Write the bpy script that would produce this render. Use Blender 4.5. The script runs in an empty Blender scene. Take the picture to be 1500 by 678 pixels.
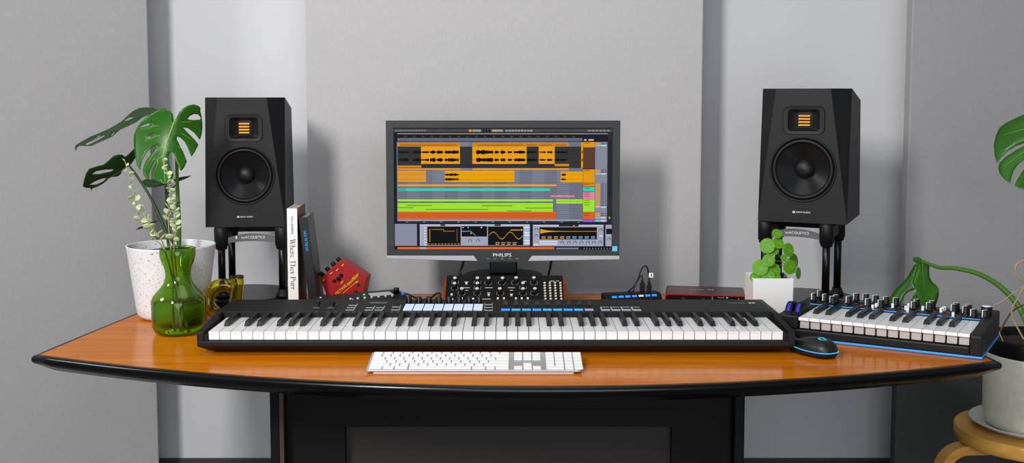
import bpy, bmesh, math, random
from mathutils import Vector, Matrix, Euler
random.seed(7)
scene = bpy.context.scene
COL = scene.collection
PI = math.pi
# ------------------------------------------------------------------ camera
F_PX, PITCH, CY, ZC = 1650.0, math.radians(4.7), 278.0, 1.299
def ray(px, py):
    u = (px-750)/F_PX; v = -(py-CY)/F_PX
    return Vector((u, math.cos(PITCH)+v*math.sin(PITCH), -math.sin(PITCH)+v*math.cos(PITCH)))
def at(px, py, Y):                       # point of the place at distance Y seen at a photo pixel
    d = ray(px, py); t = Y/d.y
    return Vector((d.x*t, Y, ZC+d.z*t))
def on(px, py, z=.75):                   # point of the place at height z seen at a photo pixel
    d = ray(px, py); t = (z-ZC)/d.z
    return Vector((d.x*t, d.y*t, z))
cam = bpy.data.cameras.new('camera'); co = bpy.data.objects.new('camera', cam); COL.objects.link(co)
co.location = (0, 0, ZC); co.rotation_euler = (PI/2-PITCH, 0, 0)
cam.sensor_fit = 'HORIZONTAL'; cam.sensor_width = 36; cam.lens = 36*F_PX/1500
cam.shift_y = -(339-CY)/1500; cam.clip_start = .05
scene.camera = co
scene.view_settings.view_transform = 'Standard'; scene.view_settings.look = 'None'
scene.view_settings.gamma = 1; scene.view_settings.exposure = 0
scene.view_settings.use_curve_mapping = False
# ------------------------------------------------------------------ materials
def lin(c):
    if isinstance(c, str):
        c = [int(c[i:i+2], 16)/255 for i in (0, 2, 4)]
    return tuple(x/12.92 if x <= .04045 else ((x+.055)/1.055)**2.4 for x in c)+(1,)
MATS = {}
def mat(name, col, rough=.5, metal=0, emit=0, coat=0, trans=0, ior=1.45, spec=.5, noise=0, nscale=40, bump=0, bscale=200, sss=0, stretch=None):
    if name in MATS: return MATS[name]
    m = bpy.data.materials.new(name); m.use_nodes = True
    nt = m.node_tree; b = nt.nodes['Principled BSDF']
    c = lin(col)
    b.inputs['Base Color'].default_value = c; b.inputs['Roughness'].default_value = rough
    b.inputs['Metallic'].default_value = metal; b.inputs['IOR'].default_value = ior
    b.inputs['Specular IOR Level'].default_value = spec
    b.inputs['Coat Weight'].default_value = coat; b.inputs['Coat Roughness'].default_value = .08
    b.inputs['Transmission Weight'].default_value = trans
    if emit:
        b.inputs['Emission Color'].default_value = c; b.inputs['Emission Strength'].default_value = emit
        b.inputs['Base Color'].default_value = (0, 0, 0, 1)
    def tex(scale):
        n = nt.nodes.new('ShaderNodeTexNoise'); n.inputs['Scale'].default_value = scale
        n.inputs['Detail'].default_value = 4
        tc = nt.nodes.new('ShaderNodeTexCoord'); mp = nt.nodes.new('ShaderNodeMapping')
        if stretch: mp.inputs['Scale'].default_value = stretch
        nt.links.new(tc.outputs['Object'], mp.inputs['Vector']); nt.links.new(mp.outputs['Vector'], n.inputs['Vector'])
        return n
    if noise:
        n = tex(nscale); r = nt.nodes.new('ShaderNodeValToRGB')
        r.color_ramp.elements[0].position = .3; r.color_ramp.elements[1].position = .7
        r.color_ramp.elements[0].color = tuple(x*(1-noise) for x in c[:3])+(1,)
        r.color_ramp.elements[1].color = tuple(min(1, x*(1+noise)) for x in c[:3])+(1,)
        nt.links.new(n.outputs['Fac'], r.inputs['Fac']); nt.links.new(r.outputs['Color'], b.inputs['Base Color'])
    if bump:
        n = tex(bscale); bp = nt.nodes.new('ShaderNodeBump'); bp.inputs['Strength'].default_value = bump
        bp.inputs['Distance'].default_value = .002
        nt.links.new(n.outputs['Fac'], bp.inputs['Height']); nt.links.new(bp.outputs['Normal'], b.inputs['Normal'])
    MATS[name] = m; return m
def wood_mat(name, dark, light, rough, coat, scale=(1.2, 14, 14), ns=3.0):
    m = mat(name, light, rough, coat=coat); nt = m.node_tree; b = nt.nodes['Principled BSDF']
    tc = nt.nodes.new('ShaderNodeTexCoord'); mp = nt.nodes.new('ShaderNodeMapping'); mp.inputs['Scale'].default_value = scale
    n = nt.nodes.new('ShaderNodeTexNoise'); n.inputs['Scale'].default_value = ns; n.inputs['Detail'].default_value = 8; n.inputs['Distortion'].default_value = .6
    r = nt.nodes.new('ShaderNodeValToRGB'); r.color_ramp.elements[0].color = lin(dark); r.color_ramp.elements[1].color = lin(light)
    r.color_ramp.elements[0].position = .3; r.color_ramp.elements[1].position = .68
    nt.links.new(tc.outputs['Object'], mp.inputs['Vector']); nt.links.new(mp.outputs['Vector'], n.inputs['Vector'])
    nt.links.new(n.outputs['Fac'], r.inputs['Fac']); nt.links.new(r.outputs['Color'], b.inputs['Base Color'])
    b.inputs['Coat Roughness'].default_value = .1; b.inputs['Specular IOR Level'].default_value = .08
    return m
def speckle_mat(name, base, spot, scale, rough):
    m = mat(name, base, rough); nt = m.node_tree; b = nt.nodes['Principled BSDF']
    tc = nt.nodes.new('ShaderNodeTexCoord')
    n = nt.nodes.new('ShaderNodeTexNoise'); n.inputs['Scale'].default_value = scale; n.inputs['Detail'].default_value = 1
    r = nt.nodes.new('ShaderNodeValToRGB'); r.color_ramp.elements[0].color = lin(base); r.color_ramp.elements[1].color = lin(spot)
    r.color_ramp.elements[0].position = .66; r.color_ramp.elements[1].position = .71
    nt.links.new(tc.outputs['Object'], n.inputs['Vector']); nt.links.new(n.outputs['Fac'], r.inputs['Fac']); nt.links.new(r.outputs['Color'], b.inputs['Base Color'])
    return m
M = dict(
 black=mat('black_plastic', '121213', .48, spec=.35), blackm=mat('black_matte_plastic', '0e0e0f', .6, spec=.3), blackg=mat('black_gloss', '060607', .3, spec=.4),
 cab=mat('charcoal_vinyl', '121214', .5, bump=.15, bscale=900, spec=.35), cone=mat('woofer_cone', '161617', .3, spec=.4), rubber=mat('black_rubber', '0d0d0e', .5),
 gold=mat('gold_foil', 'f2b23a', .4, .2), white=mat('white_plastic', 'f2f2f2', .35), ink=mat('white_print', 'e8e8e8', .5),
 blackink=mat('black_print', '151515', .6), keyw=mat('white_piano_key', 'f4f4f4', .22), keyb=mat('black_piano_key', '1a1a1b', .4, spec=.4),
 keyg=mat('key_front_grey', 'b9b4b0', .4), grey=mat('grey_plastic', '5c5d5f', .4), silver=mat('silver_plastic', 'b4b6ba', .3, .4),
 alu=mat('brushed_aluminium', 'c3c5c8', .35, .7), bezel=mat('bezel_grey', '35383a', .5, spec=.3), panel=mat('keyboard_panel', '141415', .55, spec=.3),
 led_w=mat('pad_light', 'd2e2f8', .4, emit=1.0), led_b=mat('blue_led', '2a90ff', .4, emit=1.3), led_c=mat('cyan_led', '38b4f0', .4, emit=1.0),
 led_v=mat('violet_led', '3c3cf0', .4, emit=.8), led_g=mat('green_led', '30e060', .4, emit=1.2), led_r=mat('red_led', 'e02818', .4, emit=.9), led_l=mat('lilac_led', 'c0b4f0', .4, emit=.7),
 bluestrip=mat('blue_plastic_strip', '3f9fe6', .4), red=mat('red_enamel', 'a61114', .38, noise=.08, nscale=30), yellow=mat('yellow_print', 'f0c020', .5),
 redm=mat('red_anodised', '541016', .32, .55), redb=mat('red_edge', 'c01520', .35, .4),
 pot=speckle_mat('speckled_ceramic', 'e6e6e8', '55595c', 260, .5), soil=mat('potting_soil', '2a1e17', .95, noise=.5, nscale=120, bump=1, bscale=150),
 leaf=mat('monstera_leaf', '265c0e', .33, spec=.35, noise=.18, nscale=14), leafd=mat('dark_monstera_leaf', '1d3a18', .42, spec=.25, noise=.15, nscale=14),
 vein=mat('leaf_vein', '8fbf3a', .45), stem=mat('green_stem', '4e7a2a', .45), stemd=mat('dark_stem', '2c4420', .5),
 leafl=mat('young_leaf', '447d1e', .4, spec=.35, noise=.18, nscale=18), pil=mat('pilea_leaf', '5c9418', .5, spec=.3, noise=.25, nscale=3), twig=mat('brown_twig', '5a3a26', .7),
 sage=mat('pale_sage_leaf', 'bcc89a', .6, noise=.12, nscale=60), sages=mat('pale_sage_stem', '9a9878', .6), olive=mat('submerged_stem', '3c4a14', .6),
 root=mat('tan_root', 'b09468', .7), whitepot=mat('white_glaze', 'ecebea', .35), beige=mat('stone_glaze', 'f0e8d6', .45, noise=.05, nscale=60),
 saucer=mat('saucer_glaze', 'c6cac4', .35), birch=wood_mat('birch_wood', 'cc9040', 'e6b05a', .4, .2, (3, 3, 14)),
 desk=wood_mat('desk_veneer', 'b8600c', 'd07a0e', .16, 0), deskblack=mat('desk_black_edge', '060606', .25, spec=.35, coat=.12), deskbody=mat('desk_black_laminate', '0d0a08', .6, spec=.25),
 board=mat('brown_grey_board', '312c28', .7), walnut=wood_mat('walnut_sides', '6a3018', '93492a', .45, .1, (10, 10, 2)),
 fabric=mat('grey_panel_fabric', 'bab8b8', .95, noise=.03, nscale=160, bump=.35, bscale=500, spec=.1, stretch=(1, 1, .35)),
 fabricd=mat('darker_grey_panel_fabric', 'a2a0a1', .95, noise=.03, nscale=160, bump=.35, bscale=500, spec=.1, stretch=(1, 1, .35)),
 wall=mat('white_wall_paint', 'd4d4d6', .8, spec=.2), floor=mat('grey_floor', '4c4c4e', .7, noise=.1, nscale=8), skirt=mat('dark_skirting', '3c3d3f', .6), added_dark=mat('added_panel_charcoal', '4c4d4b', .9, noise=.06, nscale=60),  # the last, charcoal one is only for the added dark panel
 page=mat('book_pages', 'c9c0b0', .8), tan=mat('brown_cover', '5a3c28', .7), coverart=mat('printed_cover', 'b8742c', .5, noise=.6, nscale=60), greyg=mat('cover_grey', '70737c', .35),
 sticker=mat('blue_sticker', '6cc6ee', .5), lcd=mat('grey_display', 'b6bab8', .3), silk=mat('faint_print', '8a8c90', .6), orangew=wood_mat('orange_board', 'a5602c', 'b8733a', .5, .1),
)
def glass_mat(name, col, dens, rough=0.0, ior=1.45):
    m = bpy.data.materials.new(name); m.use_nodes = True; nt = m.node_tree
    b = nt.nodes['Principled BSDF']; b.inputs['Transmission Weight'].default_value = 1; b.inputs['Roughness'].default_value = rough
    b.inputs['IOR'].default_value = ior; b.inputs['Base Color'].default_value = lin(col)
    MATS[name] = m; return m
M['gglass'] = glass_mat('green_glass', 'a8ce58', 60); M['aglass'] = glass_mat('amber_glass', 'f4e860', 60); M['water'] = glass_mat('vase_water', 'f4faec', 5, ior=1.12)
# ------------------------------------------------------------------ mesh building
class MB:
    def __init__(s): s.bm = bmesh.new()
    def poly(s, pts, mi=0):
        try:
            f = s.bm.faces.new([s.bm.verts.new(p) for p in pts]); f.material_index = mi; return f
        except ValueError: return None
    def hexa(s, p, mi=0):                # p: 4 bottom then 4 top
        v = [s.bm.verts.new(q) for q in p]
        for q in ((3, 2, 1, 0), (4, 5, 6, 7), (0, 1, 5, 4), (1, 2, 6, 5), (2, 3, 7, 6), (3, 0, 4, 7)):
            f = s.bm.faces.new([v[i] for i in q]); f.material_index = mi
    def box(s, x0, x1, y0, y1, z0, z1, mi=0, M4=None):
        p = [(x0, y0, z0), (x1, y0, z0), (x1, y1, z0), (x0, y1, z0), (x0, y0, z1), (x1, y0, z1), (x1, y1, z1), (x0, y1, z1)]
        if M4: p = [M4 @ Vector(q) for q in p]
        s.hexa(p, mi)
    def prism(s, pts, d, mi=0, mside=None):        # pts planar polygon (3D), extruded by vector d
        d = Vector(d); n = len(pts)
        a = [s.bm.verts.new(p) for p in pts]; b = [s.bm.verts.new(Vector(p)+d) for p in pts]
        f = s.bm.faces.new(a[::-1]); f.material_index = mi
        f = s.bm.faces.new(b); f.material_index = mi
        for i in range(n):
            f = s.bm.faces.new([a[i], a[(i+1) % n], b[(i+1) % n], b[i]]); f.material_index = mi if mside is None else mside
    def lathe(s, prof, seg=32, M4=None, mi=0, caps=True, mis=None, sx=1, sy=1):
        M4 = M4 or Matrix(); rings = []
        for r, z in prof:
            rings.append([s.bm.verts.new(M4 @ Vector((r*sx*math.cos(2*PI*k/seg), r*sy*math.sin(2*PI*k/seg), z))) for k in range(seg)])
        for i in range(len(rings)-1):
            for k in range(seg):
                f = s.bm.faces.new([rings[i][k], rings[i][(k+1) % seg], rings[i+1][(k+1) % seg], rings[i+1][k]])
                f.material_index = mis[i] if mis else mi; f.smooth = True
        if caps:
            for rg, rev in ((rings[0], True), (rings[-1], False)):
                f = s.bm.faces.new(rg[::-1] if rev else rg); f.material_index = (mis[0] if rev else mis[-1]) if mis else mi
    def cyl(s, c, r, h, seg=24, mi=0, r2=None, M4=None):
        m = Matrix.Translation(c)
        if M4: m = m @ M4
        s.lathe([(r, 0), (r if r2 is None else r2, h)], seg, m, mi)
    def tube(s, pts, rad, seg=8, mi=0, closed=False, caps=True):
        pts = [Vector(p) for p in pts]; n = len(pts); rings = []
        up = None
        for i, p in enumerate(pts):
            if closed: t = pts[(i+1) % n]-pts[i-1]
            else: t = pts[min(i+1, n-1)]-pts[max(i-1, 0)]
            t.normalize()
            if up is None:
                up = Vector((0, 0, 1)) if abs(t.z) < .9 else Vector((1, 0, 0))
            a = (up-t*up.dot(t)).normalized(); b = t.cross(a); up = a
            r = rad(i/(n-1)) if callable(rad) else rad
            rings.append([s.bm.verts.new(p+a*r*math.cos(2*PI*k/seg)+b*r*math.sin(2*PI*k/seg)) for k in range(seg)])
        for i in range(n if closed else n-1):
            A, B = rings[i], rings[(i+1) % n]
            for k in range(seg):
                f = s.bm.faces.new([A[k], A[(k+1) % seg], B[(k+1) % seg], B[k]]); f.material_index = mi; f.smooth = True
        if caps and not closed:
            for rg in (rings[0][::-1], rings[-1]):
                f = s.bm.faces.new(rg); f.material_index = mi
    def sphere(s, c, r, mi=0, sx=1, sy=1, sz=1, seg=12):
        s.lathe([(r*math.sin(PI*i/8)+1e-5, -r*sz*math.cos(PI*i/8)) for i in range(9)], seg, Matrix.Translation(c), mi, sx=sx, sy=sy)
def spline(pts, n=8):
    pts = [Vector(p) for p in pts]; out = []
    P = [pts[0]*2-pts[1]]+pts+[pts[-1]*2-pts[-2]]
    for i in range(1, len(P)-2):
        a, b, c, d = P[i-1:i+3]
        for k in range(n):
            t = k/n
            out.append(.5*((2*b)+(c-a)*t+(2*a-5*b+4*c-d)*t*t+(3*b-a-3*c+d)*t**3))
    out.append(pts[-1]); return out
def obj(name, mb, mats, parent=None, bevel=0, loc=None, rot=None, smooth=False, seg=2, weld=False):
    me = bpy.data.meshes.new(name)
    if isinstance(mb, MB):
        if weld: bmesh.ops.remove_doubles(mb.bm, verts=mb.bm.verts, dist=1e-5)
        bmesh.ops.recalc_face_normals(mb.bm, faces=mb.bm.faces)
        mb.bm.to_mesh(me); mb.bm.free()
    else: me = mb
    if not isinstance(mats, (list, tuple)): mats = [mats]
    for m in mats: me.materials.append(M[m] if isinstance(m, str) else m)
    if smooth:
        for p in me.polygons: p.use_smooth = True
    o = bpy.data.objects.new(name, me); COL.objects.link(o)
    if parent: o.parent = parent
    if loc: o.location = loc
    if rot: o.rotation_euler = rot
    if bevel:
        md = o.modifiers.new('bevel', 'BEVEL'); md.width = bevel; md.segments = seg; md.limit_method = 'ANGLE'; md.angle_limit = math.radians(40)
    return o
def tag(o, label, cat, group=None):
    o['label'] = label; o['category'] = cat
    if group: o['group'] = group
    return o
def thing(name, label, cat, loc=(0, 0, 0), rz=0, group=None):
    o = bpy.data.objects.new(name, None); COL.objects.link(o); o.empty_display_size = .02
    o.location = loc; o.rotation_euler = (0, 0, rz)
    return tag(o, label, cat, group)
def dup(o, parent, loc=None, rot=None, scale=None):           # a copy of one part
    c = o.copy(); COL.objects.link(c); c.parent = parent
    if loc is not None: c.location = loc
    if rot is not None: c.rotation_euler = rot
    if scale is not None: c.scale = scale
    return c
def struct(name, mb, m, **k):
    o = obj(name, mb, m, **k); o['kind'] = 'structure'; return o
def text(name, s, width, m, parent, loc, rot, height=None, extrude=.0003, bold=0):
    cu = bpy.data.curves.new('t', 'FONT'); cu.body = s; cu.size = 1; cu.align_x = 'CENTER'; cu.align_y = 'CENTER'; cu.offset = bold; cu.resolution_u = 3
    t = bpy.data.objects.new('t', cu); COL.objects.link(t)
    dg = bpy.context.evaluated_depsgraph_get(); me = bpy.data.meshes.new_from_object(t.evaluated_get(dg))
    bpy.data.objects.remove(t); bpy.data.curves.remove(cu); me.materials.clear()
    xs = [v.co.x for v in me.vertices]; ys = [v.co.y for v in me.vertices]
    w = max(xs)-min(xs); h = max(ys)-min(ys); kx = width/w; ky = height/h if height else kx
    cx, cy = (max(xs)+min(xs))/2, (max(ys)+min(ys))/2
    bm = bmesh.new(); bm.from_mesh(me); bpy.data.meshes.remove(me)
    for v in bm.verts: v.co = Vector(((v.co.x-cx)*kx, (v.co.y-cy)*ky, 0))
    r = bmesh.ops.extrude_face_region(bm, geom=list(bm.faces))
    for e in r['geom']:
        if isinstance(e, bmesh.types.BMVert): e.co.z += extrude
    mb = MB(); mb.bm.free(); mb.bm = bm
    return obj(name, mb, m, parent, loc=loc, rot=rot)
UP = (PI/2, 0, 0)      # writing that stands upright and faces the camera
# ------------------------------------------------------------------ the room
b = MB(); b.box(-3.2, 3.2, 3.52, 3.62, 0, 3.0); struct('wall_back', b, 'wall')
b = MB(); b.box(-3.2, 3.2, -1.5, 3.62, -.1, 0); struct('floor', b, 'floor')
b = MB(); b.box(-3.2, 3.2, 3.505, 3.52, 0, .15); struct('baseboard_back', b, 'skirt')
def panel(x0, x1, y0, z1, label, rz=0, d=.05, m='fabric'):            # hinged at its right edge
    t = thing('acoustic_panel', label, 'acoustic panel', (x1, y0, 0), rz, group='fabric acoustic panels along the back wall')
    w = x1-x0
    b = MB(); b.box(-w, 0, 0, d, .02, z1); obj('fabric_face', b, m, t, .004)
    b = MB(); b.box(-w+.05, -.05, .01, d-.01, 0, .021); obj('base_rail', b, 'blackm', t)
pl = lambda px, Y: (px-750)*Y/F_PX
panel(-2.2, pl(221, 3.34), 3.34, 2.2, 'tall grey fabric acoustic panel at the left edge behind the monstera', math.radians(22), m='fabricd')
panel(pl(450, 3.33), pl(1028, 3.33), 3.33, 2.2, 'wide grey fabric acoustic panel directly behind the monitor')
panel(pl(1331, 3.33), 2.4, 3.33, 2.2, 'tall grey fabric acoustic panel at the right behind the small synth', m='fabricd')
t = thing('added_dark_panel', 'added low charcoal panel standing in for the darkness under the desk, behind the birch stool', 'acoustic panel', (1.75, 3.27, 0))  # made-up panel, added to darken the lower right below desk height
b = MB(); b.box(pl(1323, 3.25)-1.75, .6, -.02, .02, .02, .6); obj('fabric_face', b, 'added_dark', t, .004)
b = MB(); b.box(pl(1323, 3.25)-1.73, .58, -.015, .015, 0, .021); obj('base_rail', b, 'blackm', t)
# ------------------------------------------------------------------ desk
desk = thing('desk', 'wide desk with orange wood top, bowed front and black edge', 'desk', (0, 2.6, 0))
def frontY(x): return 2.105+.226*x*x-.027*x
out = [(x, frontY(x)) for x in [-1.023+2.041*i/48 for i in range(49)]]
out += [(1.0, 2.55), (.975, 2.82), (.94, 3.125), (-.93, 3.125), (-.965, 2.82), (-.995, 2.6)]
n = len(out); nrm = []
for i in range(n):
    p0, p1, p2 = Vector(out[i-1]), Vector(out[i]), Vector(out[(i+1) % n])
    a = (p1-p0).normalized(); c = (p2-p1).normalized(); na = Vector((a.y, -a.x)); nc = Vector((c.y, -c.x)); m_ = (na+nc).normalized()
    nrm.append(m_/max(.45, m_.dot(na)))
def loop(off, z): return [(out[i][0]+nrm[i].x*off, out[i][1]+nrm[i].y*off-2.6, z) for i in range(n)]
b = MB(); b.prism(loop(-.012, .735), (0, 0, .015)); obj('desk_top', b, 'desk', desk)
b = MB(); prof = [(-.012, .735), (-.012, .7496), (-.004, .7498), (.0, .748), (.003, .744), (.003, .738), (0, .733), (-.035, .712), (-.05, .712), (-.05, .735)]
rg = [[b.bm.verts.new(p) for p in loop(o, z)] for o, z in prof]
for j in range(len(rg)-1):
    for i in range(n):
        f = b.bm.faces.new([rg[j][i], rg[j][(i+1) % n], rg[j+1][(i+1) % n], rg[j+1][i]]); f.smooth = True
obj('edge_band', b, 'deskblack', desk)
b = MB(); b.prism(loop(-.05, .712), (0, 0, .023)); obj('underside', b, 'deskbody', desk)
dx = lambda px: (px-750)*2.46/F_PX
b = MB(); b.box(dx(388), dx(402), -.14, .45, 0, .712); obj('end_panel', b, 'deskbody', desk, .003)
b = MB(); b.box(dx(1083), dx(1098), -.14, .45, 0, .712); obj('end_panel', b, 'deskbody', desk, .003)
b = MB(); b.box(dx(402), dx(408), -.138, -.12, 0, .712); obj('edge_strip', b, mat('brown_edge_strip', '4a3c30', .45), desk)
b = MB(); b.box(dx(408), dx(1083), -.10, -.08, .555, .712); obj('apron', b, 'deskbody', desk)
b = MB(); b.box(dx(408), dx(496), -.10, -.08, 0, .555); obj('leg_panel', b, 'deskbody', desk)
b = MB(); b.box(dx(993), dx(1083), -.10, -.08, 0, .555); obj('leg_panel', b, 'deskbody', desk)
b = MB(); b.box(dx(402), dx(1083), -.07, -.05, 0, .6); obj('modesty_board', b, 'board', desk)
# ------------------------------------------------------------------ loudspeakers
RX = Matrix.Rotation(PI/2, 4, 'X')                 # lathe axis towards the camera
def rrect(w, h, r, y, zc, n=6, sq=1):
    o = []
    for cx, cz, a0 in ((w/2-r, h/2-r, 0), (-w/2+r, h/2-r, PI/2), (-w/2+r, -h/2+r, PI), (w/2-r, -h/2+r, 1.5*PI)):
        for k in range(n+1):
            a = a0+PI/2*k/n; o.append(Vector((cx+r*math.cos(a), y, zc+cz+r*math.sin(a))))
    return o
def speaker(loc, rz, W, H, label):
    t = thing('studio_monitor_speaker', label, 'speaker', loc, rz, 'pair of black studio speakers')
    R = .375*W; zw = .4*H; zt = .765*H; tw, th_, tr = .47*W, .212*H, .075*W
    b = MB(); bm = b.bm
    c = [(-W/2, 0, 0), (W/2, 0, 0), (W*.29, 0, H), (-W*.32, 0, H)]
    oL, oR = (-W/2, .035, H), (W/2, .035, H)
    hole1 = [Vector((R*math.cos(2*PI*k/48), 0, zw+R*math.sin(2*PI*k/48))) for k in range(48)]
    hole2 = rrect(tw, th_, tr, 0, zt)
    es = []
    for lp in (c, hole1, hole2):
        vs = [bm.verts.new(p) for p in lp]
        es += [bm.edges.new((vs[i], vs[(i+1) % len(vs)])) for i in range(len(vs))]
    bmesh.ops.triangle_fill(bm, edges=es, use_beauty=True)
    r = [(-W*.49, .27, 0), (W*.49, .27, 0), (W*.47, .27, H-.03), (-W*.47, .27, H-.03)]
    b.poly([c[0], c[3], oL]); b.poly([c[1], oR, c[2]])
    b.poly([c[0], oL, r[3], r[0]]); b.poly([c[1], r[1], r[2], oR]); b.poly([c[3], c[2], oR, r[2], r[3], oL])
    b.poly([c[0], r[0], r[1], c[1]]); b.poly(r)
    obj('cabinet', b, 'cab', t, weld=True)
    Mw = Matrix.Translation((0, 0, zw)) @ RX
    b = MB(); b.lathe([(R, -.01), (R, .0025), (R*.985, .004), (R*.95, .0035), (R*.935, 0), (R*.92, -.001)], 56, Mw, caps=False); obj('woofer_frame', b, 'black', t)
    b = MB(); b.lathe([(R*.925, -.002), (R*.9, .003), (R*.865, .005), (R*.83, .004), (R*.79, -.002), (R*.775, -.004)], 56, Mw, caps=False); obj('woofer_surround', b, 'rubber', t)
    b = MB(); b.lathe([(R*.78, -.003), (R*.55, -.014), (R*.29, -.026)], 56, Mw, caps=False); obj('woofer_cone', b, 'cone', t)
    b = MB(); b.lathe([(R*.3, -.027), (R*.28, -.021), (R*.22, -.015), (R*.12, -.0115), (.0005, -.0105)], 40, Mw, caps=False); obj('dust_cap', b, 'rubber', t)
    b = MB(); lp = []
    for k, y in ((1, .004), (1, -.0015), (.97, -.003), (.76, -.002), (.72, .001), (.5, .018)):
        lp.append([b.bm.verts.new(p) for p in rrect(tw*k if k > .55 else tw*.34, th_*(k if k > .6 else .56), tr*k*.8 if k < .9 else tr*k, y, zt)])
    for i in range(len(lp)-1):
        for j in range(len(lp[0])):
            f = b.bm.faces.new([lp[i][j], lp[i][(j+1) % len(lp[0])], lp[i+1][(j+1) % len(lp[0])], lp[i+1][j]]); f.smooth = i >= 4
    b.bm.faces.new(lp[-1])
    obj('tweeter_horn', b, 'cab', t)
    b = MB()
    for k in range(4):
        z = zt-th_*.21+th_*.108*k; w2 = tw*.135
        b.prism([(-w2, .014, z), (-w2, .006, z+th_*.02), (-w2, .006, z+th_*.055), (-w2, .014, z+th_*.075)], (2*w2, 0, 0))
    obj('ribbon_tweeter', b, 'gold', t)
    text('lettering', 'ADAM AUDIO', W*.165, 'ink', t, (W*.012, -.0003, .079*H), UP, bold=.01)
    b = MB(); b.cyl((-W*.092, .0002, .079*H), W*.014, .0008, 16, M4=RX); obj('emblem', b, 'ink', t)
    b = MB(); b.box(-W*.099, -W*.093, -.0011, -.0008, .079*H-.001, .079*H+.003); obj('emblem_slot', b, 'black', t)
    return t
speaker((pl(357.5, 2.95), 2.95, .9585), math.radians(5.5),   .207, .340, 'black studio speaker beside the monstera and the books')
RZ = math.radians(-24)
speaker((.741, 2.865, .979), RZ, .224, .342, 'black studio speaker angled inward behind the small pilea and the blue-lined synth')
def stand(cx, cy, rz, top, spread, label, labeld, dc):
    tag(obj('base_plate', disc(), 'blackg', loc=(dc[0], dc[1], .75)), labeld, 'round plate', 'round black plates under the speaker stands')
    t = thing('speaker_stand', label, 'speaker stand', (cx, cy, .772), rz, 'pair of four-legged speaker stands')
    h = top-.772; s = spread/2; tube = foot = cap = None
    for x in (-s, s):
        for y in (-.075, .075):
            if tube is None:
                b = MB(); b.cyl((0, 0, .012), .0098, h-.03, 20); tube = obj('leg_tube', b, 'blackg', t, loc=(x, y, 0))
                b = MB(); b.lathe([(.0185, 0), (.0185, .005), (.0165, .006), (.0165, .011), (.0135, .012), (.0135, .019), (.0115, .020)], 24); foot = obj('foot', b, 'rubber', t, loc=(x, y, 0))
                b = MB(); b.lathe([(.0125, h-.06), (.0155, h-.057), (.0155, h-.051), (.018, h-.050), (.0185, h-.004), (.016, h)], 24); cap = obj('isolator', b, 'black', t, loc=(x, y, 0))
            else:
                for p in (tube, foot, cap): dup(p, t, (x, y, 0))
    b = MB(); pts = []
    N = 16
    for k in range(N+1):
        u = -1+2*k/N; pts.append((u*(s-.012), -.077, h-.031+.013*(1-u*u)))
    for k in range(N+1):
        u = 1-2*k/N; pts.append((u*(s-.012), -.077, h-.042-.002*(u*u)+.004*(1-u*u)))
    b.prism(pts, (0, .006, 0)); obj('front_arch', b, 'grey', t)
    b = MB()
    for x in (-s, s): b.box(x-.007, x+.007, -.07, .07, h-.04, h-.012)
    b.box(-s, s, .069, .081, h-.03, h-.012); obj('top_frame', b, 'black', t)
    text('lettering', 'isoACOUSTICS', s*.78, 'ink', t, (.004, -.0773, h-.028), UP, bold=.008)
    b = MB(); b.lathe([(.0022, 0), (.0022, .0006)], 12, Matrix.Translation((-s*.5, -.0769, h-.028)) @ RX, sy=1.9); obj('emblem', b, 'ink', t)
def disc():
    b = MB(); b.lathe([(.135, 0), (.138, .003), (.138, .019), (.135, .022)], 56); return b
stand(-.693, 3.03, math.radians(4), .9585, .158, 'black speaker stand with grey arch holding the speaker beside the books', 'round black plate beneath the stand beside the books', (-.728, 3.02))
stand(.765, 2.952, math.radians(-27), .979, .158, 'black speaker stand with grey arch turned inward, behind the white square pot', 'round black plate beneath the stand behind the square white pot', (.772, 2.962))
# ------------------------------------------------------------------ computer monitor
MD = 2.98; ms = MD/F_PX; mc = at(737, 280, MD)
riser = obj('monitor_riser', (lambda b: (b.box(-.1, .1, -.09, .07, 0, .058), b)[1])(MB()), 'blackm', bevel=.004, loc=(mc.x, 3.05, .75))
tag(riser, 'small black riser block under the round monitor base behind the walnut-sided synth', 'riser')
mon = thing('computer_monitor', 'wide dark grey computer monitor showing a colourful music arrangement', 'monitor', (mc.x, MD, .808))
def mx(x): return (x-547)/3.082*ms
def mz(y): return mc.z-.808+(280-170-y/3.082)*ms
x0, x1, z1, z0 = mx(18), mx(1076), mz(20), mz(634)
sx0, sx1, sz1, sz0 = mx(52), mx(1042), mz(52), mz(606)
b = MB()
b.box(x0, x1, 0, .022, sz1, z1); b.box(x0, x1, 0, .022, z0, sz0); b.box(x0, sx0, 0, .022, sz0, sz1); b.box(sx1, x1, 0, .022, sz0, sz1)
obj('bezel', b, 'bezel', mon)
b = MB(); b.box(x0+.002, x1-.002, .0222, .045, z0-.008, z1-.002); b.box(x0+.1, x1-.1, .045, .07, z0+.03, z1-.05); obj('back_shell', b, 'black', mon, .004)
for s_, xa, xb in ((0, mx(15), mx(414)), (1, mx(678), mx(1076))):
    zt, zb = mz(633), mz(653)
    pts = [(xa, -.003, zt), (xb, -.003, zt), (xb+mx(432)-mx(414), -.003, mz(658)), (xa, -.003, mz(647))] if s_ == 0 else [(xa, -.003, zt), (xb, -.003, zt), (xb, -.003, mz(650)), (xa-(mx(432)-mx(414)), -.003, mz(658))]
    b = MB(); b.prism(pts, (0, .024, 0)); obj('silver_chin_strip', b, 'silver', mon, .001)
b = MB(); b.prism([(mx(415), -.002, mz(632)), (mx(677), -.002, mz(632)), (mx(658), -.002, mz(661)), (mx(434), -.002, mz(661))], (0, .022, 0)); obj('chin', b, 'bezel', mon)
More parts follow.
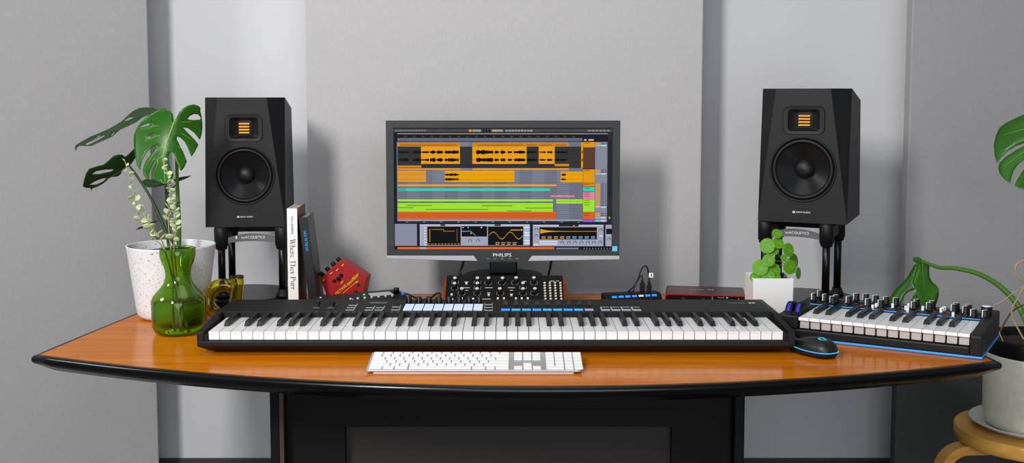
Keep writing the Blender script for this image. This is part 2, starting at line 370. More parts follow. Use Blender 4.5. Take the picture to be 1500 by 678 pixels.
text('lettering', 'PHILIPS', mx(585)-mx(501), 'ink', mon, (mx(543), -.0023, mz(630)), UP, height=mz(622)-mz(638), bold=.012)
b = MB()
for x in (478, 510, 543, 577, 610): b.box(mx(x-6), mx(x+6), -.0024, -.002, mz(648), mz(645))
obj('button_marks', b, 'silk', mon)
b = MB(); b.box(mx(1043), mx(1066), -.0006, 0, mz(613), mz(590)); obj('energy_sticker', b, 'sticker', mon)
b = MB(); b.box(-.038, .038, .05, .085, .012, .10); obj('neck', b, 'blackg', mon, .004)
b = MB(); b.lathe([(.106, 0), (.109, .003), (.106, .008), (.05, .012)], 48, Matrix.Translation((0, .075, 0))); obj('stand_base', b, 'blackg', mon)
# what the screen shows
scr = MB(); SM = []; SI = {}
def sm(c, e=.92):
    if c not in SI:
        SI[c] = len(SM); SM.append(mat('screen_'+c, c, .9, emit=e, spec=0))
    return SI[c]
lay = [0]
def R_(xa, ya, xb, yb, c, l=None):
    l = lay[0] if l is None else l; y = .0008-l*.00012
    scr.poly([(mx(xa), y, mz(yb)), (mx(xb), y, mz(yb)), (mx(xb), y, mz(ya)), (mx(xa), y, mz(ya))], sm(c))
def P_(pts, c, l):
    scr.poly([(mx(x), .0008-l*.00012, mz(y)) for x, y in pts], sm(c))
R_(52, 52, 1042, 606, '22242b', 0)
R_(55, 57, 1040, 72, '4a4c52', 1)
for x in range(58, 200, 12): R_(x, 61, x+9, 68, '7a7c82', 2)
R_(393, 60, 405, 70, 'f0a020', 2); R_(408, 60, 447, 70, '9a9ca2', 2); R_(497, 60, 545, 70, '9a9ca2', 2); R_(505, 61, 518, 69, 'f0a020', 3)
for x in (455, 468, 481): R_(x, 60, x+8, 70, '101014', 2)
for x in range(557, 678, 14): R_(x, 61, x+11, 69, '9a9ca2', 2)
for x in range(930, 1030, 17): R_(x, 62, x+13, 69, '8a8c92', 2)
R_(70, 77, 900, 81, 'a8a078', 1); R_(900, 77, 1020, 81, '9a9ca2', 1)
R_(70, 98, 905, 112, '6b6d7a', 1); R_(70, 112, 905, 116, '2c4468', 1)
for x in range(100, 900, 40): R_(x, 90, x+12, 93, '55575e', 1)
R_(66, 116, 908, 478, '757888', 1)
for x in range(113, 900, 113): R_(x, 116, x+56, 478, '7f8294', 2)
for y in range(300, 478, 9): R_(68, y, 908, y+1.6, '626574', 3)
R_(70, 119, 352, 136, 'd68a22', 4); R_(408, 119, 843, 136, 'd68a22', 4)
for xa, xb in ((80, 340), (430, 640), (655, 700), (710, 770), (785, 835)): R_(xa, 128, xb, 132, 'a06414', 5)
R_(70, 137, 900, 234, '3a3939', 4); R_(70, 216, 843, 234, '33343e', 5)
for xa, xb in ((176, 352), (408, 653), (708, 780)): R_(xa, 137, xb, 215, 'f2a41c', 5)
R_(900, 119, 908, 232, 'f2a41c', 5); R_(70, 222, 178, 232, 'd68a22', 6); R_(780, 215, 845, 226, 'd68a22', 6)
R_(70, 235, 352, 242, 'e89a20', 5); R_(408, 235, 843, 242, 'e89a20', 5)
def wave(xa, xb, yc, amp, c='16120c'):
    n = max(4, int((xb-xa)/4)); top = []; bot = []
    for k in range(n+1):
        x = xa+(xb-xa)*k/n; a = amp*(.45+.55*random.random())*(1 if 0 < k < n else .4)
        top.append((x, yc-a)); bot.append((x, yc+a))
    for k in range(n): P_([bot[k], bot[k+1], top[k+1], top[k]], c, 7)
for yc in (162, 197):
    R_(176, yc-.7, 352, yc+.7, '7a5210', 6); R_(408, yc-.7, 900, yc+.7, '55401c', 6)
    for xa, xb, a in ((75, 125, 7), (138, 178, 9)): wave(xa, xb, yc, a, '1d1c1c')
    for xa, xb, a in ((178, 213, 6), (216, 243, 10), (246, 275, 9), (283, 347, 9), (425, 503, 11), (508, 528, 9), (535, 558, 9), (568, 588, 7), (595, 648, 8), (655, 702, 6), (708, 740, 5), (745, 770, 6), (780, 838, 6), (902, 907, 8)): wave(xa, xb, yc, a)
R_(70, 246, 198, 297, 'e39c34', 4); R_(283, 246, 598, 297, 'f0a812', 4); R_(808, 250, 908, 299, 'f0a812', 4)
for yc in (264, 285):
    R_(70, yc-.6, 198, yc+.6, 'b07a20', 5); R_(283, yc-.6, 598, yc+.6, 'b07a20', 5); R_(808, yc-.6, 908, yc+.6, 'b07a20', 5)
    wave(283, 347, yc, 7); wave(810, 832, yc, 6)
R_(70, 308, 788, 317, 'efa42a', 4); R_(69, 327, 760, 337, '2ee0c0', 4); R_(69, 329, 104, 335, '18b090', 5)
R_(770, 359, 872, 366, 'd8708c', 4)
for x in range(762, 870, 9): R_(x, 358+(x % 3), x+6, 362+(x % 4), 'f0a0b4', 5)
R_(69, 376, 773, 385, 'a8ee3a', 4); R_(788, 376, 908, 395, 'a8ee3a', 4); R_(788, 384, 908, 386, '5c8a28', 5); R_(69, 393, 773, 432, 'a4e834', 4)
for xa, xb, y in ((112, 225, 404), (69, 141, 414), (196, 478, 422), (450, 590, 405), (648, 773, 416), (562, 675, 429)): R_(xa, y-1.4, xb, y+1.4, '3c6a10', 5)
R_(69, 433, 788, 466, 'e2652a', 4)
for y in (441, 449, 456): R_(69, y, 788, y+1.5, 'b84c1c', 5)
R_(69, 468, 908, 475, '9ca0b4', 4); R_(66, 475, 1020, 485, '2a2c34', 2)
for x in range(105, 900, 78): R_(x, 478, x+10, 481, '8a8c92', 3)
for ya, yb, c in ((116, 140, 'e89a20'), (141, 236, '5e4230'), (240, 301, 'e89e18'), (303, 318, 'dc8c20'), (320, 339, '2ed8bc'), (341, 376, 'e68aa8'), (377, 433, 'a4e834'), (434, 468, 'e2652a'), (469, 479, '8468e8')): R_(909, ya, 962, yb, c, 4)
for y in (120, 244, 307, 324, 345, 354, 363, 381, 390, 400, 440, 449): R_(914, y, 940, y+2.5, '5a4030', 5)
R_(963, 116, 1018, 479, '8b8ea0', 4)
for y in list(range(120, 136, 9))+[241, 250]+list(range(304, 410, 9))+[438, 447]:
    R_(965, y, 986, y+6, 'e8a030', 5); R_(990, y, 1004, y+5, '5a5c68', 5); R_(1008, y, 1015, y+5, '5a5c68', 5)
for y in (130, 258, 409, 457, 471): R_(965, y, 986, y+5, '8ad0f4', 6); R_(989, y, 1014, y+5, 'dfe2ea', 6)
R_(1020, 76, 1040, 486, '30323a', 2); R_(1027, 110, 1033, 372, '24262c', 3); R_(1026, 456, 1033, 464, 'f0a020', 3)
R_(908, 99, 962, 112, '22242b', 3); R_(912, 104, 924, 110, 'd0d2d8', 4); R_(932, 104, 956, 110, 'd0d2d8', 4)
R_(55, 488, 155, 588, '8f92a8', 2)
R_(168, 490, 668, 588, 'a6a9be', 2); R_(168, 490, 668, 497, 'c2c6da', 3); R_(262, 490, 284, 498, '44464e', 4); R_(508, 490, 536, 498, '44464e', 4)
for y in range(503, 582, 13): R_(171, y, 198, y+7, 'd4d8e4', 3); R_(174, y+2, 188, y+5, '70747f', 4)
R_(202, 500, 354, 585, '191a1c', 3)
for p in ((222, 512, 276, 514.5), (275, 512, 277.5, 522), (276, 520, 326, 522.5)): R_(*p, 'b88838', 4)
for y in range(512, 570, 6): R_(211, y, 216, y+4, 'd09030', 4); R_(334, y, 340, y+4, '6a5228', 4)
for x in range(205, 350, 15): R_(x, 578, x+9, 581, 'd88a28', 4)
R_(358, 498, 474, 546, '191a1c', 3)
for xa, ya, xb, yb in ((358, 522, 395, 520), (395, 520, 402, 523), (402, 523, 422, 541)): P_([(xa, ya+2), (xb, yb+2), (xb, yb-1), (xa, ya-1)], '70b0dc', 4)
R_(398, 528, 404, 534, 'f0b020', 5); R_(362, 502, 368, 507, 'f0a020', 4); R_(385, 502, 391, 507, '6ac0f0', 4); R_(445, 502, 451, 507, 'e0e2e8', 4)
R_(478, 500, 638, 586, '191a1c', 3)
for k in range(40):
    xa, xb = 483+k*3.8, 483+(k+1)*3.8; ya, yb = 541-16*math.sin((xa-483)/24*PI/1.6), 541-16*math.sin((xb-483)/24*PI/1.6)
    P_([(xa, ya+1.5), (xb, yb+1.5), (xb, yb-1.5), (xa, ya-1.5)], 'e0a030', 4)
for x in range(512, 615, 26): R_(x, 572, x+19, 575, 'a8a8a8', 4); R_(x, 579, x+16, 583, 'f0a020', 4)
R_(580, 514, 625, 518, 'e0a030', 4); R_(627, 512, 634, 518, 'f0b020', 4)
for k, y in enumerate(range(500, 584, 12)): R_(643, y, 668, y+8, '8ad0f4' if k % 3 == 1 else 'e4e8f2', 3)
R_(682, 492, 1003, 590, 'a6a9be', 2); R_(682, 492, 1003, 499, 'c2c6da', 3); R_(800, 492, 850, 500, '2a2c32', 4); R_(850, 492, 890, 500, '2a2c32', 4); R_(866, 494, 872, 498, 'f0a020', 5)
R_(712, 503, 973, 559, '191a1c', 3)
for k in range(24):
    xa, xb = 716+k*10.6, 716+(k+1)*10.6; a0, a1 = 10*math.exp(-k*.38)+.9, 10*math.exp(-(k+1)*.38)+.9
    P_([(xa, 522+a0), (xb, 522+a1), (xb, 522-a1), (xa, 522-a0)], 'e8a828', 4)
for k, x in enumerate(range(722, 965, 28)): R_(x, 545, x+18, 548, 'b0b0b0', 4); R_(x, 551, x+18, 555, 'f0901c' if k < 4 else '68a8dc', 4)
def dial(cx, cy, r):
    for k in range(9):
        a, c_ = math.radians(225-k*30), math.radians(225-(k+1)*30)
        P_([(cx+r*math.cos(a), cy-r*math.sin(a)), (cx+r*math.cos(c_), cy-r*math.sin(c_)), (cx+(r-2.5)*math.cos(c_), cy-(r-2.5)*math.sin(c_)), (cx+(r-2.5)*math.cos(a), cy-(r-2.5)*math.sin(a))], '50545f', 5)
    P_([(cx-1, cy), (cx+1, cy), (cx+r*.6, cy-r*.7), (cx+r*.5-1, cy-r*.75)], '30343f', 5)
for x in (815, 846, 874, 903, 932, 960, 988): dial(x, 574, 9)
for x, y in ((698, 515), (698, 543), (990, 517), (397, 566), (433, 566)): dial(x, y, 9)
R_(712, 566, 795, 572, 'dfe3ee', 4); R_(712, 577, 795, 583, 'dfe3ee', 4); R_(984, 540, 1000, 546, 'dfe3ee', 4); R_(686, 580, 708, 586, 'dfe3ee', 4); R_(688, 562, 706, 567, 'e8a030', 4)
R_(1012, 492, 1040, 590, 'a6a9be', 2); R_(1015, 510, 1040, 535, '191a1c', 3); dial(1028, 558, 9); R_(1018, 540, 1030, 544, '8ad0f4', 4)
R_(66, 594, 780, 604, 'ea6c32', 2); R_(168, 594, 198, 604, 'b4a8a4', 3); R_(788, 597, 890, 604, '80838f', 2)
for x in range(905, 1035, 13): R_(x, 595, x+8, 601, '0e0e10', 2); R_(x+9, 598, x+12, 603, '9a9ca2', 2)
obj('screen', scr, SM, mon)
# ------------------------------------------------------------------ semi-modular synth in front of the monitor
y0s, y1s, zf, zr = 2.80, 2.905, .768, .827
sc = at(739.5, 420, 2.87); SWid = .151
mo = thing('modular_synthesizer', 'black desktop synthesizer with walnut side cheeks, silver knobs and patch bay under the monitor', 'synthesizer', (sc.x, y0s, .75))
dY = y1s-y0s; za, zb = zf-.75, zr-.75
b = MB(); b.prism([(-SWid, 0, .0), (-SWid, dY+.035, .0), (-SWid, dY+.035, zb+.004), (-SWid, dY+.008, zb+.006), (-SWid, dY, zb), (-SWid, 0, za)], (2*SWid, 0, 0)); obj('case', b, 'blackm', mo)
for s in (-1, 1):
    b = MB(); xx = SWid*s; b.prism([(xx, -.006, .0), (xx, dY+.03, .0), (xx, dY+.03, zb-.004), (xx, dY, zb+.004), (xx, -.006, za+.003)], (.0075*s, 0, 0)); obj('walnut_cheek', b, 'walnut', mo, .001)
pa = math.atan2(zb-za, dY); pn = Vector((0, -math.sin(pa), math.cos(pa))); p0 = Vector((0, y0s, zf))
def on_panel(cx_, cy_):
    d = ray(cx_/5.77+640, cy_/5.77+370); o = Vector((0, 0, ZC)); t = (p0-o).dot(pn)/d.dot(pn); q = o+d*t
    return q-Vector((sc.x, y0s, .75))
RP = Matrix.Rotation(pa, 4, 'X')
k0 = None
for x, y in ((153, 215), (343, 215), (437, 215), (555, 215), (670, 213), (820, 213), (150, 260), (343, 258), (728, 258), (212, 305), (340, 305), (532, 305), (728, 305), (828, 305)):
    p = on_panel(x, y+30)
    if k0 is None:
        b = MB(); b.lathe([(.0068, 0), (.0062, .006), (.0048, .007), (.0045, .0125)], 20, RP); k0 = obj('knob', b, 'black', mo, loc=p)
        b = MB(); b.lathe([(.0048, .0125), (.0047, .0134), (.0040, .0138)], 20, RP); c0 = obj('knob_cap', b, mat('knob_cap_metal', 'd4d4d2', .35, .1), k0)
    else:
        k = dup(k0, mo, p); dup(c0, k)
b = MB()
for x, y in ((153, 250), (343, 250), (432, 255), (548, 255), (658, 255), (820, 255), (150, 300), (343, 298), (728, 295), (208, 345), (340, 345), (535, 345), (728, 345), (822, 345)):
    p = on_panel(x, y)
    for k in range(11):
        a = math.radians(-60+k*30); q = p+RP @ Vector((.0092*math.cos(a), .0092*math.sin(a), .0001))
        b.box(-.0006, .0006, -.0006, .0006, 0, .0003, M4=Matrix.Translation(q) @ RP)
for x, y, w in ((250, 247, 18), (250, 297, 30), (250, 318, 14), (438, 297, 34), (438, 340, 16), (630, 297, 30), (630, 318, 14), (740, 243, 18), (630, 350, 14), (415, 392, 40), (430, 405, 16), (600, 405, 10), (490, 406, 12), (545, 406, 12), (590, 406, 12), (640, 406, 12), (690, 406, 12), (740, 406, 12), (795, 406, 12), (848, 406, 12), (975, 240, 20), (1020, 240, 14), (300, 385, 14)):
    p = on_panel(x, y); w = w*.00029
    b.box(-w, w, -.0007, .0007, 0, .0003, M4=Matrix.Translation(p) @ RP)
obj('panel_print', b, 'ink', mo)
s0 = None
for x, y in ((515, 390), (567, 390), (668, 390), (718, 390), (768, 390), (125, 357), (210, 390), (306, 394), (130, 400), (250, 262), (438, 360), (630, 362)):
    p = on_panel(x, y+4)
    if s0 is None:
        b = MB(); b.box(-.0026, .0026, -.002, .002, 0, .005, M4=RP); s0 = obj('switch', b, 'white', mo, .0005, loc=p)
    else: dup(s0, mo, p)
j0 = None
for x in (910, 954, 998, 1043):
    for y in (258, 280, 302, 324, 347, 369, 393):
        p = on_panel(x+(y-258)*.09*(x/1500), y)
        if j0 is None:
            b = MB(); b.lathe([(.0034, 0), (.0034, .0022), (.0018, .0024), (.0018, .0004)], 14, RP); j0 = obj('patch_jack', b, mat('jack_nut', 'cfc8b4', .3, .3), mo, loc=p)
        else: dup(j0, mo, p)
# ------------------------------------------------------------------ 88-key controller keyboard
KO = Vector((-.034, 2.364, .75))
kbd = thing('midi_keyboard', 'long black 88-key piano controller keyboard across the desk', 'keyboard', KO)
HW = .637
b = MB()
b.hexa([(-HW+.02, .03, .004), (HW-.02, .03, .004), (HW-.02, .31, .004), (-HW+.02, .31, .004), (-HW, 0, .020), (HW, 0, .020), (HW, .32, .020), (-HW, .32, .020)])
b.box(-HW, HW, 0, .32, .0201, .0305); obj('lower_case', b, 'black', kbd, .0012)
for s in (-1, 1):
    xx = HW*s; b = MB(); b.prism([(xx, 0, .0305), (xx, 0, .050), (xx, .155, .0628), (xx, .32, .0638), (xx, .32, .0305)], (-.0135*s, 0, 0)); obj('end_cheek', b, 'black', kbd, .0012)
b = MB(); b.box(-HW+.0136, HW-.0136, .165, .32, .0306, .0635); obj('control_panel', b, 'panel', kbd, .0012)
b = MB(); b.box(-HW+.0136, HW-.0136, .1655, .30, .0636, .0639); b.bm.clear()
b.box(-HW+.0136, -.6155, .004, .165, .0306, .0455); b.box(.6145, HW-.0136, .004, .165, .0306, .0455); b.box(-.6155, .6145, .004, .165, .0306, .0312); obj('key_bed', b, 'blackm', kbd)
for x in (-.55, -.2, .2, .55):
    b = MB(); b.cyl((x, .06, 0), .012, .0042, 16); b.cyl((x, .27, 0), .012, .0042, 16); obj('rubber_feet', b, 'rubber', kbd)
kp = 1.2285/52; kx0 = -.615
wk = bk = None
for i in range(52):
    x = kx0+kp*i
    if wk is None:
        b = MB(); b.box(.0008, kp-.0008, .0105, .165, .0325, .0495); b.box(.0008, kp-.0008, .009, .165, .0475, .050); wk = obj('white_key', b, 'keyw', kbd, loc=(x, 0, 0))
    else: dup(wk, kbd, (x, 0, 0))
    if i % 7 in (0, 2, 3, 5, 6) and i < 51:
        xb = x+kp+{0: .0012, 2: -.0016, 3: .0016, 5: -.002, 6: 0}[i % 7]
        if bk is None:
            b = MB(); b.hexa([(-.0058, .064, .0502), (.0058, .064, .0502), (.0058, .165, .0502), (-.0058, .165, .0502), (-.0044, .071, .0610), (.0044, .071, .0610), (.0044, .165, .0625), (-.0044, .165, .0625)])
            bk = obj('black_key', b, 'keyb', kbd, .0006, loc=(xb, 0, 0))
        else: dup(bk, kbd, (xb, 0, 0))
def kb(px, py): return on(px, py, .8137)-KO
def kquad(b, x0, x1, y0, y1, mi=0, z=.0636, h=.001):      # a raised pad between photo rows y0 (far) and y1 (near)
    p = [kb(x0, y1), kb(x1, y1)]; ya, yb = p[0].y, kb(x0, y0).y
    b.box(p[0].x, p[1].x, ya, yb, z, z+h, mi)
pd = None
for k in range(8):
    b = MB(); kquad(b, 590+14.75*k, 603+14.75*k, 446.2, 454.8, h=.0022); obj('drum_pad', b, 'led_w', kbd, .0006)
kn = None
for k in range(8):
    p = kb(599+14.7*k, 445); p.z = .0636
    if kn is None:
        b = MB(); b.lathe([(.0072, 0), (.0068, .016), (.006, .0172)], 20); kn = obj('knob', b, 'black', kbd, loc=p)
        b = MB(); b.box(-.0006, .0006, -.0073, -.0060, .004, .017); kl = obj('pointer', b, 'grey', kn)
    else: dup(kl, dup(kn, kbd, p))
fd = None
for k in range(9):
    px = 740.5+15.35*k
    b = MB(); kquad(b, px-6.3, px+6.3, 452.6, 455, h=.0012); obj('fader_light', b, 'led_l' if k == 8 else ('led_c' if k % 3 else 'led_b'), kbd)
    b = MB(); q = kb(px, 450); b.box(q.x-.0014, q.x+.0014, q.y-.012, q.y+.034, .0636, .0640); obj('fader_slot', b, 'rubber', kbd)
    p = kb(px, 448.5); p.z = .0636
    if fd is None:
        b = MB(); b.box(-.0015, .0015, -.0015, .0015, 0, .006); b.hexa([(-.0055, -.005, .005), (.0055, -.005, .005), (.0055, .005, .005), (-.0055, .005, .005), (-.0045, -.0025, .013), (.0045, -.0025, .013), (.0045, .0025, .013), (-.0045, .0025, .013)])
        fd = obj('fader', b, 'black', kbd, loc=p)
    else: dup(fd, kbd, p)
bt = None
for x, y in [(512+2.2*k, 453-3.4*k) for k in range(3)]+[(540+2.2*k, 453-3.4*k) for k in range(2)]+[(554.5+2.2*k, 453-3.4*k) for k in range(2)]+[(579, 452.8), (580.5, 448.6)]+[(715.5, 445), (715.5, 449.3), (715.5, 453.4)]:
    b = MB(); kquad(b, x-6, x+6, y-1.4, y+1.4, h=.0008); f_ = obj('button_frame', b, mat('pale_button_frame', 'b4bec0', .5), kbd)
    b = MB(); kquad(b, x-5.2, x+5.2, y-.9, y+.8, h=.0016); obj('button', b, 'blackm', f_)
for k in range(4):
    x = 887.5+15.2*k
    b = MB(); kquad(b, x-6.6, x+6.6, 449.8, 455, h=.0008); f_ = obj('button_frame', b, mat('pale_button_frame', 'b4bec0', .5), kbd)
    b = MB(); kquad(b, x-5.6, x+6.2, 451, 453, h=.0016); obj('transport_button', b, 'blackm', f_)
b = MB(); kquad(b, 541, 567, 442.5, 444.6, h=.0008); obj('small_display', b, mat('dim_display', '4a4450', .3), kbd)
for px in (465, 486.5):
    p = kb(px, 449); p.z = .0636
    b = MB(); b.box(-.0075, .0075, -.022, .026, 0, .0012); w_ = obj('wheel_slot', b, 'grey', kbd, .0005, loc=p)
    b = MB(); b.lathe([(.0185, -.0052), (.0195, -.004), (.0195, .004), (.0185, .0052)], 32, Matrix.Translation((0, .001, -.006)) @ Matrix.Rotation(PI/2, 4, 'Y')); obj('wheel', b, 'black', w_)
b = MB()
p = kb(1084, 443.6); b.box(p.x-.028, p.x+.012, p.y-.0012, p.y+.0012, .0635, .0638); obj('print_line', b, 'silk', kbd)
text('lettering', '88', .016, 'ink', kbd, (kb(1101, 443.6).x, kb(1101, 443.6).y, .0636), (0, 0, 0), height=.009, bold=.02)
b = MB()
for px in [463, 480, 492, 510, 518, 527, 536, 546, 559, 574, 583, 600, 604, 613, 622, 631, 640, 660, 672, 681]:
    p = kb(px, 457); b.box(p.x-.003, p.x+.003, p.y-.0006, p.y+.0006, .0635, .0638)
obj('panel_print', b, 'silk', kbd)
# ------------------------------------------------------------------ computer keyboard
ck = thing('computer_keyboard', 'slim white computer keyboard with number pad on an aluminium plate', 'keyboard', (-.077, 2.205, .75), math.radians(-.3))
TL = math.atan2(.011, .115); TM = Matrix.Translation((0, 0, .0035)) @ Matrix.Rotation(TL, 4, 'X')
b = MB(); pts = [(q.x, q.z+.0575, 0) for q in rrect(.43, .115, .007, 0, 0)]
b.prism([TM @ Vector(p) for p in pts], TM.to_3x3() @ Vector((0, 0, .004))); obj('plate', b, 'alu', ck, .001)
b = MB(); b.box(-.2, .2, .095, .11, 0, .0125); b.box(-.2, .2, .004, .008, 0, .0044); obj('foot_bar', b, 'white', ck)
proto = {}
def key(name, x, y, w, d):
    k_ = (name, round(w, 4), round(d, 4)); pos = TM @ Vector((x, y, .004))
    if k_ not in proto:
        b = MB(); b.box(.0012, w-.0012, .0012, d-.0012, 0, .0022); proto[k_] = obj(name, b, 'white', ck, .0009, loc=pos, rot=(TL, 0, 0))
    else: dup(proto[k_], ck, pos)
U = .0188; X0 = -.2105; rowy = [.0045, .0235, .0423, .0611, .0799, .0987]
rows = [[1.5, 1.25, 1.5, 6.75, 1.5, 1.0, 1.5], [2.25]+[1]*10+[2.75], [1.75]+[1]*11+[2.25], [1.5]+[1]*12+[1.5], [1]*13+[2], [15/14]*14]
for r, ws in enumerate(rows):
    x = X0
    for w in ws: key('letter_key' if r < 5 else 'function_key', x, rowy[r], w*U, U if r < 5 else .0115); x += w*U
nx = X0+15*U+.0085
for c in range(3):
    key('navigation_key', nx+c*U, rowy[0], U, U)
    key('navigation_key', nx+c*U, rowy[4], U, U); key('navigation_key', nx+c*U, rowy[3], U, U); key('function_key', nx+c*U, rowy[5], U, .0115)
key('navigation_key', nx+U, rowy[1], U, U)
qx = nx+3*U+.0085
for r in range(5):
    for c in range(4):
        if (r, c) in ((0, 1), (1, 3), ): continue
        if r == 0 and c == 0: key('number_pad_key', qx, rowy[0], 2*U, U)
        elif r == 0 and c == 3: key('number_pad_key', qx+3*U, rowy[0], U, 2*U)
        else: key('number_pad_key', qx+c*U, rowy[r], U, U)
for c in range(4): key('function_key', qx+c*U, rowy[5], U, .0115)
# ------------------------------------------------------------------ mouse
mo_ = thing('computer_mouse', 'black gaming mouse with a glowing cyan band, beside the end of the long keyboard', 'mouse', (.645, 2.378, .75), math.radians(32))
def sup(a, e=2.6): c, s = math.cos(a), math.sin(a); return (abs(c)**(2/e)*(1 if c > 0 else -1), abs(s)**(2/e)*(1 if s > 0 else -1))
b = MB(); rings = []
for r, z, sh in ((.90, .0012, 0), (.97, .006, 0), (1, .012, 0), (.985, .018, 0), (.94, .0245, -.001), (.85, .030, -.002), (.70, .0345, -.004), (.48, .0372, -.006), (.2, .0383, -.008)):
    ring = []
    for k in range(40):
        cx_, sy_ = sup(2*PI*k/40); yy = sy_*.0585*r+sh
        ring.append(b.bm.verts.new((cx_*.0315*r*(1+.06*(-sy_)), yy, z*(1-.22*max(0, sy_)*r))))
    rings.append(ring)
for i in range(len(rings)-1):
    for k in range(40):
        f = b.bm.faces.new([rings[i][k], rings[i][(k+1) % 40], rings[i+1][(k+1) % 40], rings[i+1][k]]); f.smooth = True
b.bm.faces.new(rings[0][::-1]); f = b.bm.faces.new(rings[-1]); f.smooth = True
obj('shell', b, mat('mouse_shell', '161617', .42), mo_)
b = MB(); pts = []
for k in range(33):
    a = math.radians(-200+220*k/32); cx_, sy_ = sup(a); pts.append((cx_*.0319*(1+.06*(-sy_)), sy_*.0592, .0135+.004*max(0, sy_)))
b.tube(pts, .0011, 6); obj('light_band', b, mat('mouse_band_light', '35b8f8', .4, emit=1.1), mo_)
b = MB(); b.box(-.0005, .0005, .012, .048, .026, .0330); obj('button_seam', b, 'rubber', mo_)
b = MB(); b.lathe([(.0085, -.0035), (.0095, -.002), (.0095, .002), (.0085, .0035)], 20, Matrix.Translation((0, .03, .0245)) @ Matrix.Rotation(PI/2, 4, 'Y')); obj('scroll_wheel', b, 'rubber', mo_)
b = MB(); n_ = 18
def gz(x, y):
    r = (abs(x/.0315)**2.6+abs(y/.0585)**2.6)**(1/2.6); tb = ((0, .0384), (.2, .0383), (.48, .0372), (.70, .0345), (.85, .030), (1, .012))
    for (r0, z0), (r1, z1) in zip(tb, tb[1:]):
        if r <= r1: return z0+(z1-z0)*(r-r0)/(r1-r0)+.0003
    return .012
ga = math.radians(-32); cg, sg_ = math.cos(ga), math.sin(ga)
arc = [(.0082*math.cos(math.radians(45+265*k/n_)), .0082*math.sin(math.radians(45+265*k/n_))) for k in range(n_+1)]+[(.0082, -.001), (.002, -.001)]
arc = [(x*cg-y*sg_, -.026+x*sg_+y*cg) for x, y in arc]
b.tube([(x, y, gz(x, y)) for x, y in arc], .0013, 6); obj('logo', b, mat('mouse_logo_light', '40c8f0', .4, emit=1.1), mo_)
# ------------------------------------------------------------------ small keyboard synth at the right end
BO = Vector((.591, 2.558, .75)); BR = math.radians(-30.5)
bs = thing('keyboard_synthesizer', 'small black 25-key synthesizer with blue base strip and rows of white-tipped knobs', 'synthesizer', BO, BR)
BW, BD, BH = .457, .273, .055
binv = Matrix.Rotation(-BR, 3, 'Z')
def bl(cx_, cy_, z=.805):
    return binv @ (on(cx_/3.568+1120, cy_/3.568+370, z)-BO)
b = MB(); b.box(.016, BW+.002, -.002, BD, .001, .0056); obj('blue_base_strip', b, 'bluestrip', bs, .001)
b = MB(); b.box(.018, BW-.0242, 0, BD, .0058, .024); b.box(.018, .066, 0, BD, .0241, BH-.001); obj('case', b, 'black', bs, .003)
b = MB(); b.prism([(BW-.024, 0, .0058), (BW-.024, 0, .048), (BW-.024, .004, .052), (BW-.024, .15, BH+.004), (BW-.024, BD-.006, BH+.006), (BW-.024, BD, BH), (BW-.024, BD, .0058)], (.024, 0, 0)); obj('end_cheek', b, 'black', bs, .003)
b = MB(); b.box(.0665, BW-.0245, .02, BD, .0242, .0258); obj('key_bed', b, 'blackm', bs)
b = MB(); b.box(.0665, BW-.0245, .158, BD-.001, .0345, BH); obj('control_panel', b, 'panel', bs, .001)
b = MB(); b.box(.05, BW-.026, .1575, .161, BH-.0005, BH+.0012); b.box(.05, BW-.026, BD-.02, BD-.017, BH, BH+.0006); obj('blue_trim', b, 'bluestrip', bs)
b = MB()
for k in range(6): x = .12+k*.055; b.box(x, x+.0008, .163, BD-.02, BH, BH+.0004)
for k in range(22): x = .075+k*.0165; b.box(x, x+.008, .166+.04*(k % 2), .1675+.04*(k % 2), BH, BH+.0004); b.box(x, x+.005, .19+.03*(k % 3), .191+.03*(k % 3), BH, BH+.0004)
obj('panel_print', b, 'silk', bs)
kw = (.433-.068)/15; wk = None
for i in range(15):
    x = .068+kw*i
    if wk is None:
        b = MB(); b.box(.0006, kw-.0006, .0, .158, .0445, .0515); b.box(.002, kw-.002, .0075, .15, .0262, .0444, 1); wk = obj('white_key', b, ['keyw', 'keyg'], bs, .0006, loc=(x, 0, 0)); bk = None
    else: dup(wk, bs, (x, 0, 0))
    if i % 7 in (0, 1, 3, 4, 5) and i < 14:
        xb = x+kw+{0: -.0018, 1: .0018, 3: -.002, 4: 0, 5: .002}[i % 7]
        if bk is None:
            b = MB(); b.hexa([(-.0065, .058, .0517), (.0065, .058, .0517), (.0065, .157, .0517), (-.0065, .157, .0517), (-.0047, .066, .0615), (.0047, .066, .0615), (.0047, .157, .0615), (-.0047, .157, .0615)])
            bk = obj('black_key', b, 'blackg', bs, .0008, loc=(xb, 0, 0))
        else: dup(bk, bs, (xb, 0, 0))
for x, y in ((.0305, .075), (.0525, .075)):
    b = MB(); b.box(-.0095, .0095, -.035, .03, 0, .0012); s_ = obj('wheel_slot', b, 'rubber', bs, loc=(x, y, BH-.001))
    b = MB(); b.lathe([(.028, -.0085), (.030, -.007), (.030, .007), (.028, .0085)], 36, Matrix.Translation((0, 0, -.011)) @ Matrix.Rotation(PI/2, 4, 'Y')); obj('wheel', b, 'black', s_)
    b = MB(); b.lathe([(.0294, -.0030), (.0303, -.0025), (.0303, .0025), (.0294, .0030)], 36, Matrix.Translation((0, -.002, -.011)) @ Matrix.Rotation(PI/2, 4, 'Y'))
    bmesh.ops.delete(b.bm, geom=[v for v in b.bm.verts if not (v.co.y < -.008 and v.co.z > -.002)], context='VERTS'); obj('wheel_light', b, 'led_v', s_)
kn = None
